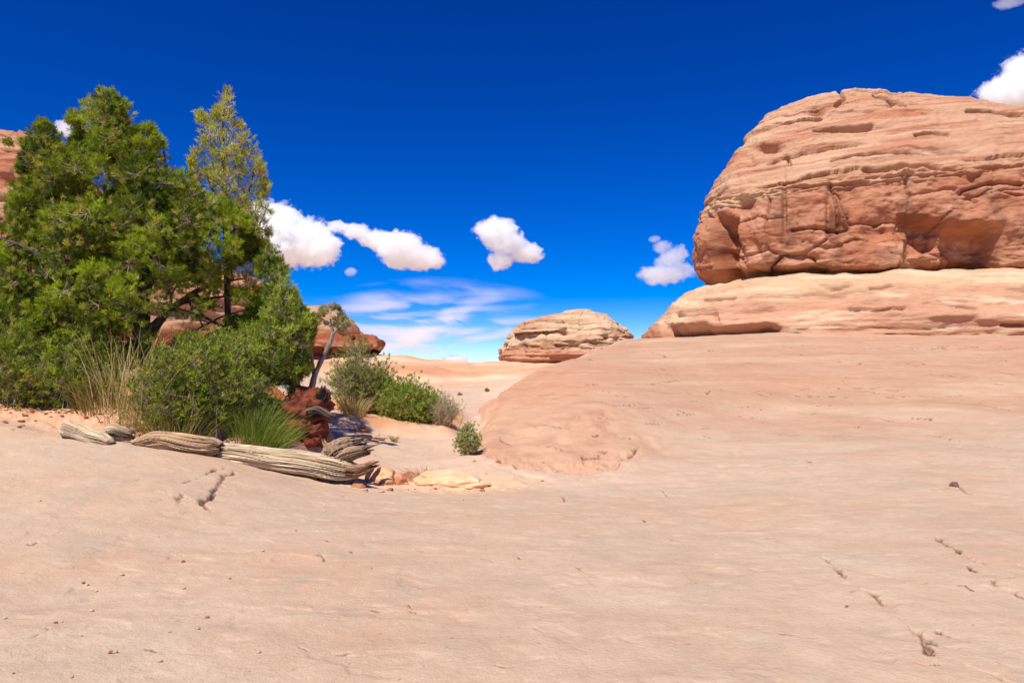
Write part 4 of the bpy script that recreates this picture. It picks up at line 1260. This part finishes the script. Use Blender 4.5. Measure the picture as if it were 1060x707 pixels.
def make_grass(name, label, px, py, wpx, hpx, n, cols, seed, group=None, lean=.15, width=.008, Y=None, spread=.5, foot=.3, cat="grass tuft"):
    r = np.random.default_rng(seed)
    p = at(px, py, Y) if Y else hit(px, py)
    if Y: p[2] = ground_z(np.array([p[0]]), np.array([p[1]]))[0]
    k = p[1] / F
    Wd, Hh = wpx * k, hpx * k
    az = r.uniform(0, 2 * math.pi, n); el = r.random(n) ** .6
    b_ = np.stack([np.cos(az) * Wd * foot * .5 * el, np.sin(az) * Wd * foot * .35 * el, np.zeros(n) - .02], 1)
    b_[:, 2] += ground_z(p[0] + b_[:, 0], p[1] + b_[:, 1]) - p[2]
    L = Hh * r.uniform(.5, 1.05, n)
    dirv = np.stack([np.cos(az) * el * .36 * spread * Wd / Hh + lean * r.uniform(.2, 1.3, n), np.sin(az) * el * .36 * spread * Wd / Hh, np.ones(n)], 1) + r.normal(size=(n, 3)) * .15
    m1 = b_ + dirv * (L * .45)[:, None]
    m2 = m1 + (dirv * np.array([1.5, 1.5, .85])) * (L * .35)[:, None]
    m3 = m2 + (dirv * np.array([2.2, 2.2, .6])) * (L * .2)[:, None]
    sd_ = np.cross(dirv, r.normal(size=(n, 3))); sd_ /= np.linalg.norm(sd_, axis=1)[:, None]
    w = width / 2
    V = np.stack([b_ - sd_ * w, b_ + sd_ * w, m1 + sd_ * w, m1 - sd_ * w, m2 + sd_ * w * .7, m2 - sd_ * w * .7, m3], 1).reshape(-1, 3)
    tt = np.array([[0, 1, 2], [0, 2, 3], [3, 2, 4], [3, 4, 5], [5, 4, 6]])
    T = (tt[None] + (np.arange(n) * 7)[:, None, None]).reshape(-1, 3)
    c = blend(cols[0], cols[1], r.random(n)) * r.uniform(.8, 1.15, (n, 1))
    g = Geo(); g.add(V, T, np.repeat(c, 7, 0))
    o = link(name, g.mesh(name, M_leaf, False)); o.location = p
    tag(o, label, cat, group)
    return o


# beneath and before the big trees
make_bush("shrub", "bright low green branches sprawling at the left edge below the big pine", "shrub", 16, 422, 150, 100, 90, (14, .10, .014, .45), PIN, 51, Y=12.9, up=.5, tufts=34, foot=.6)
make_bush("shrub", "leafy green shrub between the tall straw grass and the pine's low boughs", "shrub", 84, 430, 100, 90, 70, (14, .09, .014, .5), PIN, 52, Y=13.0, tufts=30, foot=.6)
make_bush("shrub", "wide dusky green shrub growing over the bank just right of the tall straw grass", "shrub", 200, 450, 120, 84, 90, (12, .08, .015, .6), PIN, 53, Y=12.75, tufts=44, bare=.0, foot=.7)
make_bush("shrub", "olive shrub filling the gap under the leaning juniper", "shrub", 245, 444, 100, 72, 70, (11, .07, .014, .6), JUG, 56, Y=13.3, tufts=30, bare=.1, foot=.7)
make_grass("grass_clump", "tall straw-coloured clump of dry stems fanning up before the big pine", 138, 442, 96, 100, 340, (G(140, 128, 62), G(222, 202, 138)), 54, Y=12.5, lean=.14, width=.009, spread=.9, foot=.8)
make_grass("grass_clump", "lower brown and olive clump of dry stems left of the tallest straw clump", 100, 434, 60, 46, 300, (G(100, 100, 40), G(172, 140, 86)), 57, Y=12.5, lean=-.1, width=.010, spread=.8, foot=.7)
make_grass("grass_clump", "thick vivid green grass clump hanging over the bank above the longest log", 264, 458, 56, 38, 1500, (G(84, 106, 30), G(160, 168, 76)), 55, Y=12.75, lean=.15, width=.007, spread=1.05, foot=1.0)
make_grass("grass_clump", "mixed olive and tan grass clump on the bank between straw clump and vivid green grass", 180, 454, 80, 40, 420, (G(100, 110, 36), G(184, 170, 100)), 58, Y=12.4, lean=.05, width=.010, spread=.9, foot=.8)

# shrubs of the wash
make_bush("shrub", "tallest shrub in the wash, grey twigs with green tufts, left of the leafy green one", "shrub", 366, 436, 62, 80, 56, (11, .10, .019, .6), (G(112, 126, 46), G(158, 164, 74), G(180, 156, 120)), 61, Y=21, bare=.25, tufts=30, stemr=.012, foot=.2)
make_bush("shrub", "round light green shrub top leaning left at the tallest wash shrub", "shrub", 352, 402, 34, 30, 20, (8, .07, .014, .6), JUG, 66, Y=19.2, bare=.2, tufts=20, stemr=.01) if False else None
make_bush("shrub", "leafy yellow-green shrub in the middle of the row in the wash", "shrub", 424, 439, 76, 42, 80, (11, .10, .019, .6), (G(112, 130, 36), G(164, 176, 64), G(180, 170, 90)), 62, Y=20.8, tufts=34, foot=.6)
make_bush("shrub", "dark green shrub wedged between the tallest and the leafy wash shrubs", "shrub", 394, 438, 52, 52, 46, (11, .10, .019, .6), (G(92, 108, 34), G(142, 154, 60), G(170, 160, 100)), 63, Y=21.2, tufts=28, foot=.5, bare=.15)
make_bush("shrub", "nearly leafless grey twiggy shrub at the right end of the wash row", "shrub", 460, 441, 40, 36, 70, (6, .06, .014, .6), DRY, 64, Y=20.4, bare=.72, tufts=18, stemr=.011, foot=.3)
make_bush("shrub", "small grey-green shrub against the foot of the slickrock hump", "shrub", 484, 468, 26, 36, 44, (10, .065, .015, .6), (G(146, 152, 84), G(186, 186, 118), G(196, 168, 126)), 65, Y=15.2, bare=.2, tufts=24, foot=.3)
make_bush("shrub", "tiny dark shrub alone on the pale sand far up the wash", "shrub", 504, 404, 5, 4, 14, (6, .07, .02, .6), DRY, 67, Y=39, tufts=14)
make_bush("shrub", "tiny pale shrub on the far sand, left of the tiny dark one", "shrub", 476, 406, 7, 2.5, 14, (6, .07, .02, .6), DRY, 68, Y=38, tufts=14)
make_bush("shrub", "tiny shrub clinging to the top of the rust red cliff at the left edge", "shrub", 8, 152, 9, 9, 14, (6, .16, .04, .6), JUG, 69, Y=41.5, tufts=14)['keep'] = 1
make_grass("grass_clump", "wispy tan grass tuft below the tallest wash shrub", 366, 440, 34, 24, 260, (G(160, 140, 84), G(204, 178, 120)), 71, Y=19.6, lean=0, width=.014, spread=.9, foot=.7)
make_grass("grass_clump", "small sparse dry tuft on the sand before the leafy wash shrub", 408, 447, 16, 9, 60, (G(150, 134, 84), G(190, 160, 110)), 72, Y=17.3, lean=0, width=.014, spread=.9)
make_grass("grass_clump", "low brown wiry tuft among the rocks on the wash lip", 441, 498, 34, 15, 260, (G(166, 116, 84), G(196, 146, 108)), 73, Y=12.4, lean=0, width=.008, spread=1.1, foot=.8)
for o in list(bpy.data.objects):
    if o.get('keep'):
        del o['keep']
        q = at(9, 152, 43.6); o.location = q
gb = make_bush("shrub", "straw tinted little bush on a ledge high on the right-hand butte", "shrub", 1054, 152, 18, 9, 20, (7, .2, .045, .6), (G(150, 146, 84), G(176, 166, 104), G(170, 150, 100)), 74, Y=57, tufts=16)
gb.location = at(1054, 155, 56.3)


# ------------------------------------------------------------------ driftwood
def log_mesh(P, rad, seed, n=260, sides=150, twist=1.2, groove=.22, col0=(150, 120, 92), col1=(218, 192, 156), splinter=.3, squash=.8):
    r = np.random.default_rng(seed)
    P = np.asarray(P, float)
    C = spline(P, n)
    t = np.linspace(0, 1, n)
    rads = np.interp(t, np.linspace(0, 1, len(rad)), rad)
    T = np.gradient(C, axis=0); T /= np.linalg.norm(T, axis=1)[:, None]
    U = np.cross(T, np.array([0, 0, 1.0])); U /= np.linalg.norm(U, axis=1)[:, None]
    W = np.cross(U, T)
    L = np.linalg.norm(P[-1] - P[0])
    a = np.arange(sides) * 2 * math.pi / sides
    A, TT_ = np.meshgrid(a, t)
    tw = A + twist * TT_ + .25 * noise(TT_ * 3, seed, 0)
    x_, y_ = np.cos(tw), np.sin(tw)
    sa = TT_ * L
    g0 = fbm(x_ * 1.6 + seed, y_ * 1.6, sa * .5, 3)
    g1 = 1 - 2 * np.abs(fbm(x_ * 4.2 + seed, y_ * 4.2, sa * .55, 3))
    g2 = fbm(x_ * 14, y_ * 14 + seed, sa * .9, 2)
    gmod = .45 + .9 * sm(-.4, .5, noise(x_ * 1.1, y_ * 1.1 + seed, sa * 2.1))
    split = 1 - 2 * np.abs(noise(x_ * 2.1 + seed * 3, y_ * 2.1, sa * .35))
    rr_ = rads[:, None] * (1 - .30 * np.clip(split - .82, 0, 1) / .18 + .26 * g0 + .05 * noise(x_ * 2.2 + seed, y_ * 2.2, sa * 2.3) - gmod * groove * np.clip(g1 - .35, 0, 1) * 1.6 + .06 * g2)
    # ragged ends: fibres of different length
    end = splinter * (noise(x_ * 5 + 3, y_ * 5, seed) + .7 * noise(x_ * 12, y_ * 12, seed))
    shift = end * (sm(.84, 1, TT_) - sm(.16, 0, TT_)) * rads.mean() * 2.2
    taper = 1 - .35 * sm(.93, 1, TT_) - .35 * sm(.07, 0, TT_)
    rr_ = rr_ * taper
    V = C[:, None] + U[:, None] * (np.cos(A) * rr_)[..., None] + W[:, None] * (np.sin(A) * rr_ * squash)[..., None] + T[:, None] * shift[..., None]
    cc = np.array(lin(*col0))[None, None] + (np.array(lin(*col1)) - np.array(lin(*col0)))[None, None] * np.clip(.75 - .9 * np.clip(g1 - .3, 0, 1) + .5 * g2 + .3 * g0, 0, 1)[..., None]
    V = V.reshape(-1, 3); cc = cc.reshape(-1, 3)
    q = grid_quads(n, sides, True)
    i = np.arange(sides); j = (i + 1) % sides
    # hollow, split ends: pull the cap's centre inward
    c0 = V[:sides].mean(0) + T[0] * rads[0] * .5; c1 = V[-sides:].mean(0) - T[-1] * rads[-1] * .5
    k = len(V)
    V = np.vstack([V, c0[None], c1[None]])
    dk = np.array(lin(96, 64, 48))
    cc = np.vstack([cc, dk[None], dk[None]])
    tr = np.vstack([np.stack([j, i, np.full(sides, k)], 1), np.stack([(n - 1) * sides + i, (n - 1) * sides + j, np.full(sides, k + 1)], 1)])
    me = mesh_np("log", V, tr, q[:, ::1], cc, True, M_wood)
    uv = me.uv_layers.new(name="UVMap")
    li = np.empty(len(me.loops), np.int32); me.loops.foreach_get("vertex_index", li)
    uu = np.r_[(A + twist * TT_).ravel() / (2 * math.pi), 0, 0]; vv = np.r_[sa.ravel(), 0, L]
    uv.data.foreach_set("uv", np.stack([uu[li], vv[li]], 1).ravel().astype(np.float32))
    return me


def log(name, label, pts, rad, seed, **kw):
    W = np.array([at(*p) for p in pts])
    me = log_mesh(W, rad, seed, **kw)
    o = link(name, me)
    tag(o, label, "driftwood")
    return o


log("driftwood_log", "pale smooth branch stub with a sawn-looking end, leftmost piece of driftwood", [(66, 443, 10.95), (84, 448, 10.95), (102, 455, 10.9), (116, 460, 10.9)], [.17, .15, .16, .10], 3, twist=.4, groove=.12, col0=(176, 150, 116), col1=(226, 204, 170), splinter=.15, n=120)
log("driftwood_log", "short forked grey stub lying against the leftmost pale branch", [(108, 452, 11.15), (118, 448, 11.2), (134, 450, 11.3)], [.15, .17, .12], 4, twist=1, groove=.35, col0=(128, 100, 78), col1=(214, 190, 156), splinter=.5, n=120)
log("driftwood_log", "tan deeply furrowed log, middle of the three in line, tapering to the left", [(137, 461, 11.1), (160, 456, 11.15), (190, 459, 11.15), (227, 463, 11.2)], [.06, .16, .18, .17], 5, twist=.3, groove=.24, col0=(124, 92, 68), col1=(206, 172, 134), splinter=.25)
big = log("driftwood_log", "longest bleached driftwood log with an upturned ragged root end", [(224, 467, 11.35), (262, 472, 11.3), (305, 478, 11.25), (350, 485, 11.2), (372, 488, 11.25)], [.16, .20, .22, .22, .12], 6, twist=.10, groove=.15, col0=(136, 104, 78), col1=(228, 206, 168), splinter=.35, n=340, sides=180)
for k, (pts, rad, c0, c1) in enumerate([([(336, 482, 11.3), (345, 470, 11.35), (356, 463, 11.4), (368, 459, 11.5)], [.14, .19, .18, .12], (110, 84, 66), (190, 162, 128)),
                                        ([(350, 480, 11.2), (362, 470, 11.2), (378, 466, 11.3)], [.13, .14, .10], (104, 78, 60), (176, 146, 112)),
                                        ([(355, 488, 11.15), (370, 487, 11.1), (384, 482, 11.1)], [.13, .12, .08], (104, 74, 56), (176, 134, 100)),
                                        ([(338, 478, 11.3), (340, 466, 11.3), (336, 458, 11.35)], [.10, .07, .03], (104, 78, 60), (186, 160, 126))]):
    W = np.array([at(*p) for p in pts])
    me = log_mesh(W, rad, 30 + k, n=90, sides=90, twist=.5, groove=.35, col0=c0, col1=c1, splinter=.9)
    link("root", me, big)

# crumbling earth overhang with a charred stump below the leaning juniper
def lump(name, pts_px, label, cat, base, var, seed):
    g = Geo()
    for i, (px, py, Y, sx, sy, sz) in enumerate(pts_px):
        V, T = ICO[5]
        V = V.copy(); nrm = V.copy()
        V = V + nrm * (0.28 * fbm(V[:, 0] * 1.4 + seed + i, V[:, 1] * 1.4, V[:, 2] * 2.2, 5, .6))[:, None]
        V = V * np.array([sx, sy, sz]) + at(px, py, Y)
        n_ = fbm(V[:, 0] * 4, V[:, 1] * 4, V[:, 2] * 8, 3)
        g.add(V, T, mixc(np.tile(np.array(lin(*base)), (len(V), 1)), np.array(lin(*var)), .5 + n_))
    o = link(name, g.mesh(name, M_stone))
    tag(o, label, cat)
    return o


lump("earth_overhang", [(316, 428, 13.6, .42, .4, .46), (328, 418, 13.7, .30, .3, .30), (306, 446, 13.5, .4, .35, .30), (322, 446, 13.5, .3, .35, .32), (300, 432, 13.9, .5, .4, .35)],
     "overhanging dark red earth bank below the leaning juniper", "earth bank", (128, 66, 44), (88, 46, 34), 3)
s1 = log_mesh(np.array([at(*p) for p in [(318, 428, 13.25), (328, 424, 13.2), (339, 429, 13.2), (345, 431, 13.2)]]), [.10, .09, .07, .03], 50, n=90, sides=80, twist=2, groove=.5, col0=(60, 48, 42), col1=(140, 122, 106), splinter=.7)
tag(link("stump", s1), "gnarled grey root stump poking from the dark earth bank", "stump")
s2 = log_mesh(np.array([at(*p) for p in [(332, 420, 13.5), (333, 412, 13.5), (334, 404, 13.5)]]), [.09, .12, .07], 51, n=80, sides=80, twist=2, groove=.5, col0=(34, 30, 28), col1=(84, 76, 70), splinter=.7)
tag(link("stump", s2), "upright charred black stump on top of the dark earth bank", "stump")

# ------------------------------------------------------------------ clouds (real volumes, far off)
def cloud(label, blobs, D, seed, dens=.05, soft=.13, namp=.66, group="fair weather clouds"):
    """blobs: (pixel x, pixel y, radius x px, radius y px)"""
    k = D / F
    cen = np.array([at(b_[0], b_[1], D) for b_ in blobs])
    o0 = cen.mean(0)
    rr_ = 1.1 * np.array([(b_[2] * k, max(b_[2], b_[3]) * k * .8, b_[3] * k) for b_ in blobs])
    jit = np.random.default_rng(seed).uniform(-.3, .3, len(blobs))
    cen[:, 1] += jit * rr_[:, 1]
    # hull: grown blobs joined by a voxel remesh
    g = Geo()
    V, T = ICO[3]
    for c, q in zip(cen, rr_):
        g.add(V * (q * (1.45)) + c - o0, T, (1, 1, 1))
    me = g.mesh("hull", None)
    o = link("cloud", me, None, o0)
    md = o.modifiers.new("remesh", 'REMESH'); md.mode = 'VOXEL'; md.voxel_size = 3.0 * k
    dg = bpy.context.evaluated_depsgraph_get()
    me2 = bpy.data.meshes.new_from_object(o.evaluated_get(dg))
    o.modifiers.clear(); o.data = me2; bpy.data.meshes.remove(me)
    m = bpy.data.materials.new("cloud_vapour"); m.use_nodes = True
    n, l = m.node_tree.nodes, m.node_tree.links; n.clear()
    out = n.new("ShaderNodeOutputMaterial"); pv = n.new("ShaderNodeVolumePrincipled")
    pv.inputs['Color'].default_value = (.987, 1, 1, 1); pv.inputs['Anisotropy'].default_value = .15
    l.new(pv.outputs[0], out.inputs['Volume'])
    tc = n.new("ShaderNodeTexCoord").outputs['Object']
    acc = None
    for c, q in zip(cen - o0, rr_):
        sb = n.new("ShaderNodeVectorMath"); sb.operation = 'SUBTRACT'; l.new(tc, sb.inputs[0]); sb.inputs[1].default_value = tuple(c)
        dv = n.new("ShaderNodeVectorMath"); dv.operation = 'DIVIDE'; l.new(sb.outputs[0], dv.inputs[0]); dv.inputs[1].default_value = tuple(q)
        ln = n.new("ShaderNodeVectorMath"); ln.operation = 'LENGTH'; l.new(dv.outputs[0], ln.inputs[0])
        acc = ln.outputs['Value'] if acc is None else math_node(n, l, 'SMOOTH_MIN', acc, ln.outputs['Value'], .5)
    sc_ = 1 / (9 * k)
    nz_ = tex_noise(n, l, tc, sc_, 7, .66, (1, 1, 1.1))
    v = math_node(n, l, 'ADD', math_node(n, l, 'SUBTRACT', 1.08, acc), math_node(n, l, 'MULTIPLY', math_node(n, l, 'SUBTRACT', nz_, .52), namp * 2.6))
    mr = n.new("ShaderNodeMapRange"); mr.inputs['From Min'].default_value = 0; mr.inputs['From Max'].default_value = soft
    mr.inputs['To Min'].default_value = 0; mr.inputs['To Max'].default_value = dens * 1500 / D * 1.4
    l.new(v, mr.inputs['Value']); l.new(mr.outputs[0], pv.inputs['Density'])
    m.cycles.volume_step_rate = .25 if hasattr(m, 'cycles') and hasattr(m.cycles, 'volume_step_rate') else 1
    me2.materials.clear(); me2.materials.append(m)
    tag(o, label, "cloud", group)
    return o


cloud("plump white cloud just right of the juniper top, largest over the trees", [(290, 240, 24, 26), (316, 250, 26, 22), (335, 258, 16, 16), (285, 262, 26, 14), (272, 225, 16, 16)], 1500, 1)
cloud("long white cloud tapering to a thin tail at its upper left", [(350, 234, 9, 5), (368, 240, 14, 7), (392, 248, 18, 9), (415, 256, 22, 14), (436, 268, 22, 10), (412, 270, 14, 8)], 1500, 2)
cloud("lopsided white cloud alone in the middle of the sky", [(514, 240, 20, 12), (524, 252, 18, 12), (545, 262, 16, 9), (518, 270, 12, 9)], 1500, 3)
cloud("ragged white cloud beside the left edge of the big butte", [(686, 284, 22, 9), (694, 270, 14, 10), (686, 256, 9, 7), (702, 262, 9, 8), (676, 284, 12, 5), (678, 248, 6, 3), (706, 280, 12, 8)], 1500, 4, dens=.022, namp=.85)
cloud("bright cloud cut by the right border above the big butte", [(1052, 95, 30, 16), (1075, 80, 30, 26), (1035, 102, 16, 8)], 1500, 5)
cloud("small white cloud glimpsed through the gap in the pine's upper left boughs", [(72, 134, 14, 9), (84, 138, 10, 6)], 1500, 6, dens=.03)
cloud("tiny faint puff below the long tapering cloud", [(363, 281, 6, 4)], 1500, 7, dens=.02)
cloud("small white cloud peeping over the sandy horizon", [(470, 373, 12, 5)], 1600, 8, dens=.09)
cloud("tiny faint wisp in the top right corner of the sky", [(1046, 2, 14, 4)], 1500, 9, dens=.012)


def veil(label, px0, px1, py0, py1, D, dens, seed, thr=.52):
    p0, p1 = at(px0, py1, D), at(px1, py0, D)
    c = (p0 + p1) / 2
    w, h, t = (p1[0] - p0[0]) / 2, (p1[2] - p0[2]) / 2, 150
    V, T = ICO[4]
    me = mesh_np("veil", V * np.array([w, t, h]) * 1.05, T, None, None, True)
    o = link("cloud", me, None, c)
    m = bpy.data.materials.new("veil_vapour"); m.use_nodes = True
    n, l = m.node_tree.nodes, m.node_tree.links; n.clear()
    out = n.new("ShaderNodeOutputMaterial"); pv = n.new("ShaderNodeVolumePrincipled")
    pv.inputs['Color'].default_value = (1, 1, 1, 1)
    l.new(pv.outputs[0], out.inputs['Volume'])
    tc = n.new("ShaderNodeTexCoord").outputs['Object']
    dv = n.new("ShaderNodeVectorMath"); dv.operation = 'DIVIDE'; l.new(tc, dv.inputs[0]); dv.inputs[1].default_value = (w, t, h)
    ln = n.new("ShaderNodeVectorMath"); ln.operation = 'LENGTH'; l.new(dv.outputs[0], ln.inputs[0])
    mp = n.new("ShaderNodeMapping"); l.new(tc, mp.inputs[0]); mp.inputs['Scale'].default_value = (.25, .12, 1.6); mp.inputs['Location'].default_value = (seed * 3.1, 0, 0)
    t_ = n.new("ShaderNodeTexNoise"); l.new(mp.outputs[0], t_.inputs['Vector']); t_.inputs['Scale'].default_value = 1 / (22 * D / F); t_.inputs['Detail'].default_value = 4; t_.inputs['Roughness'].default_value = .55
    t_.inputs['Distortion'].default_value = .4
    a = math_node(n, l, 'SUBTRACT', t_.outputs['Fac'], thr)
    a = math_node(n, l, 'MULTIPLY', math_node(n, l, 'MAXIMUM', a, 0), 5)
    f = math_node(n, l, 'SUBTRACT', 1, ln.outputs['Value']); f = math_node(n, l, 'MAXIMUM', f, 0)
    l.new(math_node(n, l, 'MULTIPLY', math_node(n, l, 'MULTIPLY', a, f), dens), pv.inputs['Density'])
    me.materials.append(m)
    tag(o, label, "cloud", None)
    return o


veil("thin streaky white veil of high cloud low over the centre horizon", 300, 600, 285, 392, 2600, .02, 1, .47)
